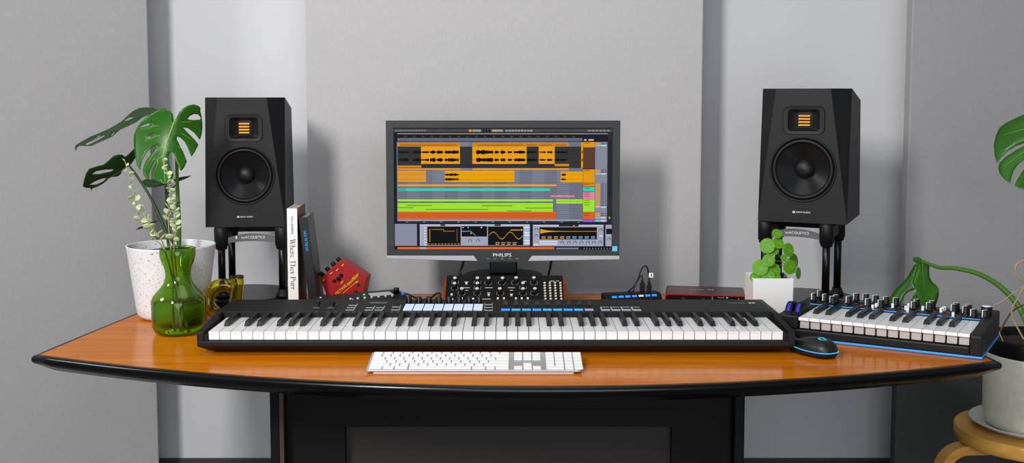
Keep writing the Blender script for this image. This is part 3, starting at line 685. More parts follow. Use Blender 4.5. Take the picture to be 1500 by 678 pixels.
for x, y in ((258, 235), (290, 220), (316, 240), (357, 252), (375, 245), (440, 252), (480, 237), (530, 240), (540, 265), (582, 247), (608, 272), (636, 255), (688, 260), (782, 280), (796, 268), (862, 287), (878, 277), (990, 296), (1003, 289), (1052, 306), (1066, 297), (1092, 323), (1153, 328)):
    p = bl(x, y+15); p.z = BH; p.y = max(.168, min(BD-.012, p.y))
    if kn is None:
        b = MB(); b.lathe([(.0078, 0), (.0072, .002), (.0068, .0175), (.0058, .0185)], 20); kn = obj('knob', b, 'black', bs, loc=p)
        b = MB(); b.box(-.0013, .0013, -.0074, .003, .0182, .0190); b.box(-.0013, .0013, -.0080, -.0066, .003, .0190); kl = obj('pointer', b, 'white', kn, rot=(0, 0, math.radians(-35)))
    else:
        k = dup(kn, bs, p); dup(kl, k, rot=(0, 0, math.radians(-35-40*random.random())))
p = bl(1160, 332); p.z = BH; p.y = min(BD-.025, p.y)
b = MB(); b.lathe([(.0135, 0), (.0125, .003), (.012, .021), (.0105, .0225)], 28); k = obj('volume_knob', b, 'black', bs, loc=p)
b = MB(); b.lathe([(.0105, .0225), (.0095, .0238), (.004, .024)], 28); obj('knob_rim', b, 'white', k)
sl = None
for x, y in ((565, 283), (583, 275), (670, 276), (738, 288), (752, 276), (748, 298), (827, 290), (922, 300), (932, 295), (941, 292), (982, 326)):
    p = bl(x, y+12); p.z = BH; p.y = max(.166, min(BD-.012, p.y))
    if sl is None:
        b = MB(); b.box(-.0028, .0028, -.0035, .0035, 0, .0105); sl = obj('slider_cap', b, 'white', bs, .0007, loc=p)
    else: dup(sl, bs, p)
lg = None
for x, y in ((503, 277), (720, 292), (958, 313), (1003, 340), (420, 262), (880, 300)):
    p = bl(x, y); p.z = BH; p.y = max(.166, min(BD-.012, p.y))
    if lg is None:
        b = MB(); b.cyl((0, 0, 0), .0022, .0015, 10); lg = obj('indicator_light', b, 'led_r', bs, loc=p)
    else: dup(lg, bs, p)
for x in (.05, BW-.03):
    b = MB(); b.cyl((x, .03, 0), .01, .0012, 14); b.cyl((x, BD-.03, 0), .01, .0012, 14); obj('rubber_feet', b, 'rubber', bs)
# ------------------------------------------------------------------ small desktop devices
t = thing('groovebox', 'low black desktop groovebox with grey display, in front of the red pentagonal pedal', 'groovebox', (-.314, 2.978, .75), math.radians(28.7))
b = MB(); b.prism([(0, 0, .003), (0, 0, .038), (0, -.03, .041), (0, -.135, .026), (0, -.14, .003)], (-.225, 0, 0)); obj('case', b, 'black', t, .002)
def gt(x, y): return Vector((x, y, .041-(.015/.105)*(-y-.03)+.0004 if y < -.03 else .0405))
sl = Matrix.Rotation(math.atan2(.015, .105), 4, 'X')
b = MB(); b.box(-.03, .03, -.0125, .0125, 0, .0015, M4=sl); obj('display', b, 'lcd', t, loc=gt(-.062, -.055))
b = MB(); b.lathe([(.0075, 0), (.007, .013), (.006, .014)], 20); obj('knob', b, 'blackg', t, loc=gt(-.018, -.055))
b = MB(); b.lathe([(.0055, 0), (.005, .007), (.004, .008)], 18); obj('blue_knob', b, mat('blue_knob', '2f78c8', .4), t, loc=gt(-.008, -.078))
b = MB(); b.cyl((0, 0, 0), .003, .003, 10); obj('green_light', b, 'led_g', t, loc=gt(-.106, -.05))
k0 = None
for k in range(7):
    if k0 is None:
        b = MB(); b.lathe([(.0042, 0), (.0036, .006), (.0028, .0065)], 14); k0 = obj('small_knob', b, 'silver', t, loc=gt(-.04-.019*k, -.082))
    else: dup(k0, t, gt(-.04-.019*k, -.082))
for x, y in ((-.150, -.078), (-.166, -.082), (-.222, -.04)):
    b = MB(); b.cyl((0, 0, 0), .0026, .002, 10); obj('indicator_light', b, mat('white_blue_led', 'b0c4ff', .4, emit=1), t, loc=gt(x+.002, y))
# red pedal standing on edge behind the groovebox
PD = 2.985
t = thing('effects_pedal', 'red pentagonal effects pedal with yellow writing leaning beside the dark book', 'effects pedal', at(500, 446.5, PD))
q = lambda x, y, d=0: at(x, y, PD)-t.location+Vector((0, -d, 0))
fc = [(468.5, 408), (499.5, 380), (537.5, 405.5), (529, 446), (484, 446)]
b = MB(); pts = [q(*p) for p in fc]
for p in pts[3:]: p.z = 0.0
b.prism(pts, (.006, .046, 0)); obj('case', b, 'red', t, .002)
ang = math.atan2(28, 32)
u = Vector((math.cos(ang), 0, math.sin(ang))); w = Vector((-math.sin(ang), 0, math.cos(ang)))
for x, y in ((472, 404.5), (480.5, 397.5), (489, 390), (497, 383.5)):
    b = MB(); b.lathe([(.0062, -.002), (.0058, .0105), (.0045, .0115)], 16, Matrix.Translation(q(x, y)+Vector((0, .014, 0))) @ Matrix.Rotation(-(PI/2-PI/2+ang), 4, 'Y')); obj('side_knob', b, 'black', t)
for x, y, r in ((490, 411, .0042), (496, 408, .0056), (500, 403, .0048)):
    b = MB(); b.lathe([(r, 0), (r*.9, .007), (r*.7, .008)], 16, Matrix.Translation(q(x, y)) @ RX); obj('knob', b, 'blackg', t)
b = MB(); b.tube([q(495.5, 408.5)+Vector((.0155*math.cos(2*PI*k/28), -.0002, .0155*math.sin(2*PI*k/28))) for k in range(28)], .0004, 4, closed=True); obj('printed_ring', b, mat('dim_orange_print', 'd86030', .5), t)
b = MB(); b.lathe([(.0052, 0), (.005, .006), (.0035, .0085), (.0005, .009)], 16, Matrix.Translation(q(521, 428)) @ RX); obj('footswitch', b, 'blackg', t)
b = MB(); b.box(-.004, .004, -.0008, .0004, -.004, .004, M4=Matrix.Translation(q(525, 417)) @ Matrix.Rotation(-ang, 4, 'Y')); obj('socket', b, 'rubber', t)
RT = Euler((PI/2, -ang, 0), 'XYZ')
text('lettering', 'OCTAVE spaceBEAM', .084, 'yellow', t, q(509.5, 416.5, .0003), (Matrix.Rotation(-ang, 3, 'Y') @ Matrix.Rotation(PI/2, 3, 'X')).to_euler(), height=.0105, bold=.02)
b = MB()
for x, y in ((474, 410), (485, 400), (494, 395), (502, 388), (501, 413), (523, 413)):
    b.box(-.004, .004, -.0006, .0002, -.0011, .0011, M4=Matrix.Translation(q(x, y)) @ Matrix.Rotation(-ang, 4, 'Y'))
c = q(512, 421)
b.box(-.034, .026, -.0006, .0002, -.0006, .0004, M4=Matrix.Translation(c) @ Matrix.Rotation(-ang, 4, 'Y')); obj('print_marks', b, 'yellow', t)
# usb hub and its cables
t = thing('usb_hub', 'narrow black USB hub with a row of blue lights between synth and red audio interface', 'USB hub', (.3165, 2.945, .75), math.radians(14))
b = MB(); b.prism([(-.078, -.022, .002), (-.078, -.022, .022), (-.078, -.010, .034), (-.078, .023, .034), (-.078, .023, .002)], (.156, 0, 0)); obj('case', b, 'black', t, .003)
b = MB(); b.box(-.07, .07, -.018, .018, 0, .003); obj('rubber_feet', b, 'rubber', t)
for k in range(7):
    b = MB(); b.box(-.0068, .0068, -.003, .003, 0, .0014, M4=Matrix.Translation((-.054+.0185*k, -.0168, .0275)) @ Matrix.Rotation(math.radians(45), 4, 'X'))
    obj('port_light', b, 'ink' if k == 4 else 'led_b', t, .0006)
hubz = .7845
def cable(name, label, pts, r, extra=None):
    o = thing(name, label, 'cable', pts[0])
    p0_ = Vector(pts[0]); b = MB(); b.tube(spline([Vector(p)-p0_ for p in pts], 8), r, 8); obj('cord', b, 'rubber', o)
    return o, p0_
HY = 2.955
def hp(x, y, d=HY): return tuple(at(x, y, d))
c1, o1 = cable('usb_cable', 'black USB cable looping up from the hub with a white tag', [hp(951, 418), hp(950.5, 404), hp(948, 392), hp(944, 389.5), hp(939, 396), hp(933, 412), hp(924, 424), (.285, 2.99, .762), (.28, 3.05, .7535)], .0022)
b = MB(); p = Vector(hp(951.5, 429)); z0_ = hubz-o1.z; b.box(-.0065, .0065, -.004, .004, z0_, z0_+.019); b.box(-.004, .004, -.003, .003, z0_+.019, z0_+.027); obj('plug', b, 'black', c1, .001)
b = MB(); g = Vector(hp(952.5, 403))-o1; b.box(g.x-.004, g.x+.008, -.0032, .0032, g.z-.006, g.z+.006); obj('tag', b, 'white', c1, .0006)
b = MB(); b.box(g.x+.0015, g.x+.0045, -.0036, -.0031, g.z-.0025, g.z+.0035); obj('tag_mark', b, 'blackink', c1)
c2, o2 = cable('usb_cable', 'short thin black USB cable with taller plug, left of the white-tagged one', [hp(941, 414), hp(941, 407), hp(939.5, 403.5), hp(936, 408), hp(930, 418), hp(927.5, 426), (.3, 2.995, .762), (.3, 3.06, .7532)], .0016)
b = MB(); z0_ = hubz-o2.z; b.box(-.0065, .0065, -.004, .004, z0_, z0_+.024); b.box(-.0035, .0035, -.003, .003, z0_+.024, z0_+.03); obj('plug', b, 'black', c2, .001)
# red audio interface
t = thing('audio_interface', 'dark red metal audio interface with black front beside the white square pot', 'audio interface', (.4995, 2.885, .75), math.radians(-9.7))
b = MB(); pts = [(q_.x, q_.z, 0) for q_ in rrect(.206, .03, .012, 0, 0)]
prof = [(p.x, .001, p.z+.0215) for p in rrect(.206, .036, .006, 0, 0)]
b.prism(prof, (0, .13, 0)); obj('case', b, 'redm', t, .001)
b = MB(); b.prism([(p.x, -.0008, p.z+.0215) for p in rrect(.206, .036, .006, 0, 0)], (0, .002, 0)); obj('red_rim', b, 'redb', t)
b = MB(); b.prism([(p.x, -.0018, p.z+.0212) for p in rrect(.2, .031, .005, 0, 0)], (0, .002, 0)); obj('front_panel', b, 'blackg', t)
for x in (-.053, -.002, .07):
    b = MB(); b.lathe([(.0082, 0), (.0075, .011), (.006, .012)], 20, Matrix.Translation((x, -.002, .024)) @ RX); obj('knob', b, 'black', t)
b = MB(); b.box(.054, .059, -.0026, -.0018, .032, .0345); obj('green_light', b, 'led_g', t)
b = MB(); b.box(.032, .05, -.0022, -.0017, .0325, .0337); b.box(.018, .020, -.0022, -.0017, .028, .035); b.box(.085, .087, -.0022, -.0017, .03, .033); obj('front_print', b, 'silk', t)
text('lettering', 'Scarlett 18i8', .062, mat('silver_print', 'a8a0a4', .4), t, (-.008, .075, .0397), (0, 0, 0), height=.013)
b = MB()
for x in (-.08, .08): b.box(x-.008, x+.008, .01, .12, 0, .004)
obj('rubber_feet', b, 'rubber', t)
# monitor cables and the cord between groovebox and synth
for pts, lb in (([at(680, 378, 3.04), at(677, 390, 3.035), at(673, 398, 3.03), at(677, 404, 3.03), at(686, 408, 3.05), Vector((-.13, 3.08, .76)), Vector((-.13, 3.11, .7545))], 'black cable bending down below the left half of the monitor'),
                ([at(808, 378, 3.04), at(806, 392, 3.04), at(803.5, 405, 3.05), Vector((.10, 3.07, .77)), Vector((.10, 3.11, .7545))], 'black cable hanging straight down below the right half of the monitor')):
    cable('monitor_cable', lb, [tuple(p) for p in pts], .0035)
cable('patch_cord', 'black cord sagging between the groovebox and the walnut-sided synth', [tuple(at(x, y, d)) for x, y, d in ((588, 431, 2.985), (596, 430.5, 2.985), (604, 434, 2.98), (616, 438.5, 2.95), (630, 437, 2.93), (638, 430.5, 2.92), (645, 429, 2.915))], .0026)
cable('patch_cord', 'short black cord curling up to the left walnut cheek of the synth', [tuple(at(x, y, d)) for x, y, d in ((632, 441, 2.90), (637, 438, 2.90), (643, 435.5, 2.90), (645.5, 432, 2.90), (641, 429.5, 2.905), (636, 433, 2.91))], .002)
# ------------------------------------------------------------------ books
class Serif:                         # hand-drawn high-contrast serif letters, drawn as strokes
    def __init__(s): s.b = MB()
    def st(s, pts, ws, o, k):
        n = len(pts); L = []; R = []
        for i, p in enumerate(pts):
            a = Vector(pts[max(i-1, 0)]); c = Vector(pts[min(i+1, n-1)]); d = (c-a).normalized(); nn = Vector((-d.y, d.x)); w = (ws[i] if isinstance(ws, (list, tuple)) else ws)/2
            L.append(Vector(p)+nn*w); R.append(Vector(p)-nn*w)
        for i in range(n-1):
            s.b.prism([((q_.x+o)*k, q_.y*k, 0) for q_ in (L[i], L[i+1], R[i+1], R[i])], (0, 0, .0003))
T_, H_ = .15, .035
def arc(cx_, cy_, rx, ry, a0, a1, n=12): return [(cx_+rx*math.cos(math.radians(a0+(a1-a0)*i/n)), cy_+ry*math.sin(math.radians(a0+(a1-a0)*i/n))) for i in range(n+1)]
def wv(n, a, b_): return [a+(b_-a)*math.sin(PI*i/n)**1.5 for i in range(n+1)]
GL = {
 'W': (1.12, [([(.06, 1), (.34, 0)], T_), ([(.34, 0), (.58, .97)], H_), ([(.5, 1), (.77, 0)], T_), ([(.77, 0), (1.02, 1)], H_), ([(-.05, .985), (.2, .985)], H_), ([(.4, .985), (.64, .985)], H_), ([(.9, .985), (1.12, .985)], H_)]),
 'h': (.68, [([(.13, 0), (.13, 1)], .13), (arc(.34, .42, .2, .23, 170, 0), wv(12, H_, .1)), ([(.54, .45), (.54, 0)], .13), ([(.0, .015), (.26, .015)], H_), ([(.42, .015), (.68, .015)], H_), ([(.02, .985), (.13, .985)], H_)]),
 'e': (.56, [(arc(.28, .32, .22, .31, 0, 180), wv(12, H_, .07)), (arc(.28, .32, .22, .31, 180, 330), wv(12, .13, .09)), ([(.08, .34), (.5, .34)], H_)]),
 'r': (.46, [([(.13, 0), (.13, .65)], .13), (arc(.32, .45, .16, .18, 170, 50), wv(12, H_, .07)), (arc(.4, .56, .025, .025, 0, 360), .09), ([(.0, .015), (.27, .015)], H_), ([(.02, .635), (.13, .635)], H_)]),
 'T': (.86, [([(.42, 0), (.42, 1)], .15), ([(.04, .98), (.8, .98)], H_), ([(.04, .98), (.02, .72)], [.07, H_]), ([(.8, .98), (.82, .72)], [.07, H_]), ([(.27, .015), (.57, .015)], H_)]),
 'y': (.6, [([(.08, .64), (.32, 0)], .14), ([(.54, .64), (.3, -.06), (.22, -.24), (.12, -.28)], [H_, H_, .05, .09]), ([(-.02, .635), (.22, .635)], H_), ([(.42, .635), (.62, .635)], H_)]),
 'P': (.76, [([(.15, 0), (.15, 1)], .15), (arc(.3, .74, .34, .245, 90, -90), wv(12, H_, .15)), ([(.15, .985), (.3, .985)], H_), ([(.15, .495), (.3, .495)], H_), ([(.0, .015), (.32, .015)], H_), ([(0, .985), (.15, .985)], H_)]),
 'u': (.68, [([(.13, .65), (.13, .2)], .13), (arc(.33, .21, .2, .2, 180, 350), wv(12, .1, H_)), ([(.54, .65), (.54, 0)], .13), ([(0, .635), (.14, .635)], H_), ([(.42, .635), (.54, .635)], H_), ([(.54, .015), (.66, .015)], H_)]),
 ' ': (.32, [])}
def serif(s, length, name, m, parent, loc, rot):
    w = sum(GL[c][0] for c in s)+.05*(len(s)-1); k = length/w; S = Serif(); x = -w/2
    for c in s:
        for pts, ws in GL[c][1]: S.st(pts, ws, x, k)
        x += GL[c][0]+.05
    for v in S.b.bm.verts: v.co.y -= .42*k
    return obj(name, S.b, m, parent, loc=loc, rot=rot)
DOWN = (Matrix.Rotation(PI/2, 3, 'X') @ Matrix.Rotation(-PI/2, 3, 'Z')).to_euler()      # reads downwards on a spine
BK = 2.90
t = thing('book', 'white-spined book with black serif title standing upright beside the speaker', 'book', (at(429.6, 430, BK).x, BK, .75), math.radians(2), group='books standing beside the left speaker')
bw, bh, bd = .0133, .262, .145
b = MB(); b.box(-bw, bw, 0, .002, 0, bh); b.box(-bw, -bw+.002, .002, bd, 0, bh); obj('cover', b, 'white', t, .0006)
b = MB(); b.box(bw-.002, bw, .002, bd, 0, bh); obj('back_cover', b, mat('autumn_cover', '6a4026', .5, noise=.5, nscale=30), t)
b = MB(); b.box(-bw+.0022, bw-.0022, .003, bd-.004, .003, bh-.004); obj('pages', b, 'page', t)
text('author', 'PAUL BARBERA', .046, 'blackink', t, (0, -.0002, bh-.044), DOWN, height=.0052)
serif('Where They Purr', .132, 'title', 'blackink', t, (-.0005, -.0002, bh-.146), DOWN)
t = thing('book', 'black-spined book with blue title leaning against the white-spined book', 'book', (at(459, 430, BK).x+.001, BK+.004, .75), 0, group='books standing beside the left speaker')
t.rotation_euler = (0, math.radians(-6.2), math.radians(3))
bw, bh, bd = .0112, .240, .13
b = MB(); b.box(-bw, bw, 0, .002, .0015, bh); b.box(bw-.002, bw, .002, bd, .0015, bh); obj('cover', b, mat('black_cover', '101113', .4), t, .0006)
b = MB(); b.box(-bw, -bw+.002, .002, bd, .0015, bh); obj('front_cover', b, mat('speckled_black_cover', '2a211c', .5, noise=.9, nscale=70), t)
b = MB(); b.box(-bw+.0022, bw-.0022, .003, bd-.004, .004, bh-.004); obj('pages', b, 'page', t)
text('title', 'BACK TO THE LAB', .053, mat('cyan_print', '2aa6e0', .5), t, (.001, -.0002, bh-.062), DOWN, height=.0075, bold=.03)
# ------------------------------------------------------------------ plants
Y = Vector((0, 1, 0)); X = Vector((1, 0, 0)); Zv = Vector((0, 0, 1))
MC = Vector((-.8536, 2.80, .75))
t = thing('potted_monstera', 'large-leaved monstera plant in a white speckled pot on the left of the desk', 'potted plant', MC)
b = MB(); b.lathe([(.070, 0), (.079, .003), (.085, .012), (.088, .03), (.1075, .178), (.1085, .182), (.1045, .182), (.1035, .178), (.1, .150)], 56, caps=False)
b.lathe([(.0005, .001), (.071, 0)], 56, caps=False); obj('pot', b, 'pot', t, weld=True)
b = MB(); b.lathe([(.0005, .165), (.05, .164), (.102, .160)], 40, caps=False); obj('soil', b, 'soil', t)
def traced(name, parent, pts, fr, D, mats, mid, tilt=0, cup=0, bend=0, holes=(), veins=(), cx=0):
    # a leaf from its outline: every point lies on one smoothly tilted and cupped blade at distance D
    ox, oy, k = fr; g = lambda p: (p[0]/k+ox, p[1]/k+oy)
    m0, m1 = Vector(g(mid[0])), Vector(g(mid[-1])); ax = (m1-m0); ln = ax.length; ax.normalize(); s_ = D/F_PX
    def P3(p, dz=0):
        v = Vector(p)-m0; al = v.dot(ax)/ln; pe = (v.x*ax.y-v.y*ax.x)*s_
        return at(p[0], p[1], D+tilt*pe+cup*abs(pe)**1.5+bend*al*al+cx*al-dz)-parent.location
    b = MB(); bm = b.bm; es = []
    def smooth(lp):
        return [(v.x, v.y) for v in [Vector(g(p)) for p in lp]]
    flat = []
    for lp in [pts]+list(holes):
        lp = smooth(lp); vs = [bm.verts.new((p[0], p[1], 0)) for p in lp]
        es += [bm.edges.new((vs[i], vs[(i+1) % len(vs)])) for i in range(len(vs))]
    bmesh.ops.triangle_fill(bm, edges=es, use_beauty=True)
    for _ in range(2):
        bmesh.ops.subdivide_edges(bm, edges=[e for e in bm.edges if e.calc_length() > 5], cuts=1, use_grid_fill=True)
        bmesh.ops.triangulate(bm, faces=bm.faces)
    for v in bm.verts: v.co = P3((v.co.x, v.co.y))
    o = obj(name, b, mats[0], parent, smooth=True)
    sd = o.modifiers.new('thick', 'SOLIDIFY'); sd.thickness = .0007; sd.offset = 0
    b = MB(); b.tube(spline([P3(g(p), .0004) for p in mid], 6), lambda q_: .0017*(1-.7*q_), 6); obj('midrib', b, mats[1], o)
    if veins:
        b = MB()
        for vn in veins: b.tube(spline([P3(g(p), .0002) for p in vn], 6), lambda q_: .0008*(1-.7*q_), 5)
        obj('side_veins', b, mats[1], o)
    return o
FL = (100, 140, 3.309)
traced('leaf', t, [(512, 130), (507, 90), (492, 70), (465, 62), (435, 68), (400, 88), (372, 110), (350, 132), (330, 160), (320, 185), (317, 215), (318, 245), (324, 295), (334, 338), (347, 362), (352, 338), (361, 308), (380, 275), (405, 250), (428, 238), (424, 254), (405, 280), (380, 310), (366, 340), (362, 368), (366, 388), (378, 400), (392, 410), (395, 385), (401, 350), (412, 320), (427, 306), (424, 325), (415, 355), (409, 385), (412, 406), (425, 412), (445, 421), (468, 430), (490, 422), (503, 404), (511, 385), (492, 340), (486, 300), (493, 278), (503, 272), (513, 285), (519, 312), (534, 345), (547, 366), (562, 348), (575, 320), (560, 280), (540, 240), (526, 212), (528, 198), (545, 205), (565, 225), (580, 255), (590, 280), (597, 296), (613, 273), (631, 238), (618, 220), (590, 190), (565, 165), (557, 155), (580, 158), (610, 180), (630, 205), (638, 214), (646, 190), (650, 160), (650, 130), (646, 100), (640, 75), (641, 60), (632, 50), (610, 42), (580, 48), (555, 62), (538, 80), (528, 100), (519, 120)],
    FL, 2.74, ('leaf', 'vein'), [(512, 130), (490, 190), (470, 250), (460, 295), (463, 350), (470, 425)], tilt=.25, cup=1.4, bend=-.05,
    holes=[[(577, 112), (590, 98), (610, 89), (630, 92), (642, 107), (638, 116), (610, 118), (590, 117)], [(346, 155), (362, 143), (390, 133), (413, 130), (408, 139), (385, 147), (360, 153)], [(385, 202), (400, 190), (424, 180), (418, 192), (402, 203), (388, 212)]],
    veins=[[(506, 150), (430, 146), (360, 172)], [(490, 190), (420, 198), (335, 240)], [(473, 240), (425, 268), (378, 335)], [(461, 290), (425, 318), (388, 390)], [(511, 134), (570, 128), (636, 128)], [(500, 160), (560, 188), (622, 232)], [(485, 205), (540, 250), (592, 284)], [(472, 252), (515, 295), (546, 352)]])
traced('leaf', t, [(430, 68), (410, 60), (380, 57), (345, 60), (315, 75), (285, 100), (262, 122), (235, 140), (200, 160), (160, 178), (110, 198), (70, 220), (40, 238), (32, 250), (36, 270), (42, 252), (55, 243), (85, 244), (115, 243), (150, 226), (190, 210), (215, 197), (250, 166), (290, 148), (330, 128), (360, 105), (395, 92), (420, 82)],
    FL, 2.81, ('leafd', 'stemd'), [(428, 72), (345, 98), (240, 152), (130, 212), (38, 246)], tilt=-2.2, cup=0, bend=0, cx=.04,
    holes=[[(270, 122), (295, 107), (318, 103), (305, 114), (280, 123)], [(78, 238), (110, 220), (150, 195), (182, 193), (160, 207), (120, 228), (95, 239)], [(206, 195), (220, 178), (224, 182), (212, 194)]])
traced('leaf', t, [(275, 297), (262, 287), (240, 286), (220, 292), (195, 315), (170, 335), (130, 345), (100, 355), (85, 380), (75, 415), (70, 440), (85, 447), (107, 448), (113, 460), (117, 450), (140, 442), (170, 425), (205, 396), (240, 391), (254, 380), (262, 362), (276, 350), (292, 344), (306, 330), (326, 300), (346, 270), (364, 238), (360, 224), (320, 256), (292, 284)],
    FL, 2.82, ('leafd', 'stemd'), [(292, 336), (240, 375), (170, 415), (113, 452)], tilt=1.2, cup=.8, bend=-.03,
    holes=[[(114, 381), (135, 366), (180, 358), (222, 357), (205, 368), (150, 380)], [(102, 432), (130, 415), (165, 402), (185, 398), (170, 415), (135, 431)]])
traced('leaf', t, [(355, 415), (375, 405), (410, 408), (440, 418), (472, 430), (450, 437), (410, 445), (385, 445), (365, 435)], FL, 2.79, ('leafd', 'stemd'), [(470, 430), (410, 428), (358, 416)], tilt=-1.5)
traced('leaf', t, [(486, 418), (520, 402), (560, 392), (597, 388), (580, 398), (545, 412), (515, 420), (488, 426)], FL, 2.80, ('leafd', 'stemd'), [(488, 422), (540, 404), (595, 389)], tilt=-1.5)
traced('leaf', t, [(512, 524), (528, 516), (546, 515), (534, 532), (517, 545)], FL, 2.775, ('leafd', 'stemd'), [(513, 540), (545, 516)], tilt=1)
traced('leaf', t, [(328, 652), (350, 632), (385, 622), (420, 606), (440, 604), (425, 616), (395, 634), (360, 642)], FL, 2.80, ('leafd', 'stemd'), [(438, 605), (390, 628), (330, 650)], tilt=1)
def stem_(name, parent, pts, r0, r1, m):
    pp = [Vector(p)-parent.location for p in pts]; b = MB(); b.tube(spline(pp, 8), lambda s: r0+(r1-r0)*s, 10); return obj(name, b, m, parent)
sz = .91
stem_('petiole', t, [Vector((-.835, 2.80, sz)), at(262, 330, 2.79), at(260, 280, 2.79), at(258, 220, 2.765), at(254, 181, 2.742)], .0068, .0028, 'stem')
stem_('petiole', t, [Vector((-.86, 2.81, sz)), at(243, 340, 2.81), at(222, 292, 2.82), at(200, 257, 2.825), at(188, 241, 2.82)], .005, .0024, 'stemd')
stem_('petiole', t, [Vector((-.85, 2.83, sz)), at(246, 330, 2.84), at(243, 275, 2.85), at(238, 220, 2.84), at(229, 162, 2.81)], .004, .002, 'stemd')
stem_('petiole', t, [Vector((-.85, 2.82, sz)), at(247, 330, 2.82), at(243, 290, 2.82), at(258, 270, 2.80)], .0026, .0018, 'stemd')
# green glass vase, water and the sprigs in it
VC = Vector(((256-750)*2.60/F_PX, 2.60, .75))
vs = 2.6/F_PX
vase = thing('glass_vase', 'green glass vase with wide body and flared neck in front of the speckled pot', 'vase', VC)
def zpx(y): return ZC-(y-142)*vs-.75
prof = [(.0005, .0), (.042, 0), (.050, .004), (.0565, .014), (.0585, .028), (.0590, zpx(446)), (.0575, zpx(439)), (.051, zpx(432)), (.040, zpx(424)), (.031, zpx(416)), (.0268, zpx(408)), (.0262, zpx(402)), (.0282, zpx(393)), (.0335, zpx(384)), (.0368, zpx(378)), (.0382, zpx(372)), (.0378, zpx(366)), (.0388, zpx(363))]
def smooth_prof(p): return [(max(.0005, v.x), v.y) for v in spline([Vector((a, b_, 0)) for a, b_ in p], 4)]
b = MB(); b.lathe(smooth_prof(prof), 56, caps=False); g = obj('glass', b, 'gglass', vase, weld=True)
sd = g.modifiers.new('wall', 'SOLIDIFY'); sd.thickness = .003; sd.offset = -1
b = MB(); wp = [(.0005, .0034), (.040, .0034), (.047, .007), (.0538, .0150), (.0559, .028), (.0564, zpx(446)), (.0558, zpx(443)), (.0005, zpx(443))]
b.lathe(wp, 48, caps=False)
w_ = obj('water', b, 'water', None, weld=True, loc=VC); tag(w_, 'clear water filling the lower body of the green glass vase', 'water')
def sprig(label, pts, n, seed, big=.0108):
    random.seed(seed); P = [Vector(p) for p in pts]
    o = thing('leafy_sprig', label, 'sprig', P[0], group='pale sprigs in the green vase'); sp = spline([p-P[0] for p in P], 8)
    b = MB(); b.tube(sp, lambda s: .0023*(1-.6*s), 6); obj('stem', b, 'sages', o)
    proto_ = None; k0_ = int(len(sp)*.52)
    for k in range(n):
        f = k/(n-1); i = k0_+(len(sp)-2-k0_)*f; p = sp[int(i)].lerp(sp[int(i)+1], i-int(i)); s = (1.0-.48*f)*random.uniform(.7, 1.15)
        if proto_ is None:
            b = MB(); bm = b.bm; rg = []
            for r_ in (0.0, .5, 1.0):
                rg.append([bm.verts.new((big*(1+.98*r_*math.cos(2*PI*a/14)), big*.88*r_*math.sin(2*PI*a/14), big*.13*r_*r_)) for a in range(14)])
            for j in range(2):
                for a in range(14):
                    f_ = bm.faces.new([rg[j][a], rg[j][(a+1) % 14], rg[j+1][(a+1) % 14], rg[j+1][a]]); f_.smooth = True
            proto_ = l = obj('leaf', b, 'sage', o, weld=True)
            sd = l.modifiers.new('thick', 'SOLIDIFY'); sd.thickness = .0005
        else: l = dup(proto_, o)
        l.location = p; l.scale = (s, s, s); l.rotation_euler = (random.uniform(.2, 1.1)*random.choice((-1, 1)), random.uniform(-.9, .2), (k % 2)*PI+random.uniform(-.9, .9)+(k//2)*1.2)
    return o
sprig('tall left sprig with pale sage leaves leaning left from the green vase', [(-.788, 2.60, .757), (-.792, 2.60, .84), at(252, 405, 2.60), at(240, 365, 2.59), at(222, 345, 2.585), at(206, 322, 2.58), at(198, 296, 2.58), at(192, 268, 2.58), at(182, 233, 2.58)], 24, 3)
sprig('tall upright sprig with pale sage leaves above the middle of the green vase', [(-.778, 2.605, .757), (-.776, 2.60, .84), at(255, 405, 2.60), at(250, 362, 2.59), at(247, 330, 2.58), at(248, 305, 2.58), at(250, 285, 2.585), at(246, 258, 2.59), at(239, 231, 2.59)], 28, 5)
sprig('short bushy sprig curving left out of the green vase', [(-.770, 2.595, .757), (-.782, 2.595, .84), at(252, 405, 2.60), at(238, 355, 2.575), at(224, 335, 2.57), at(214, 318, 2.57), at(206, 300, 2.575)], 16, 9)
sprig('short sprig at the right of the vase mouth with pale leaves', [(-.760, 2.60, .757), (-.776, 2.60, .84), at(259, 405, 2.60), at(255, 358, 2.575), at(258, 335, 2.57), at(256, 312, 2.57), at(258, 296, 2.57)], 17, 14)
random.seed(2)
# amber curl vase
AD = 2.745; av = AD/F_PX; AC = at(326, 446, AD)
t = thing('curl_vase', 'amber glass vase shaped as a curled tube beside the end of the long keyboard', 'vase', (AC.x, AD, .75))
r = .0160; R_c = .0355; zc_ = R_c+r
path = [(.0405, -.012, zc_+.062), (.0405, -.012, zc_+.04), (.039, -.012, zc_+.014)]
for k in range(0, 33):
    a = math.radians(-8-k*9.5); path.append((R_c*math.cos(a), -.012+.026*k/32, zc_+R_c*math.sin(a)))
b = MB(); b.tube(spline(path, 3), r, 20, caps=False); g = obj('glass', b, 'aglass', t)
sd = g.modifiers.new('wall', 'SOLIDIFY'); sd.thickness = .0025; sd.offset = -1
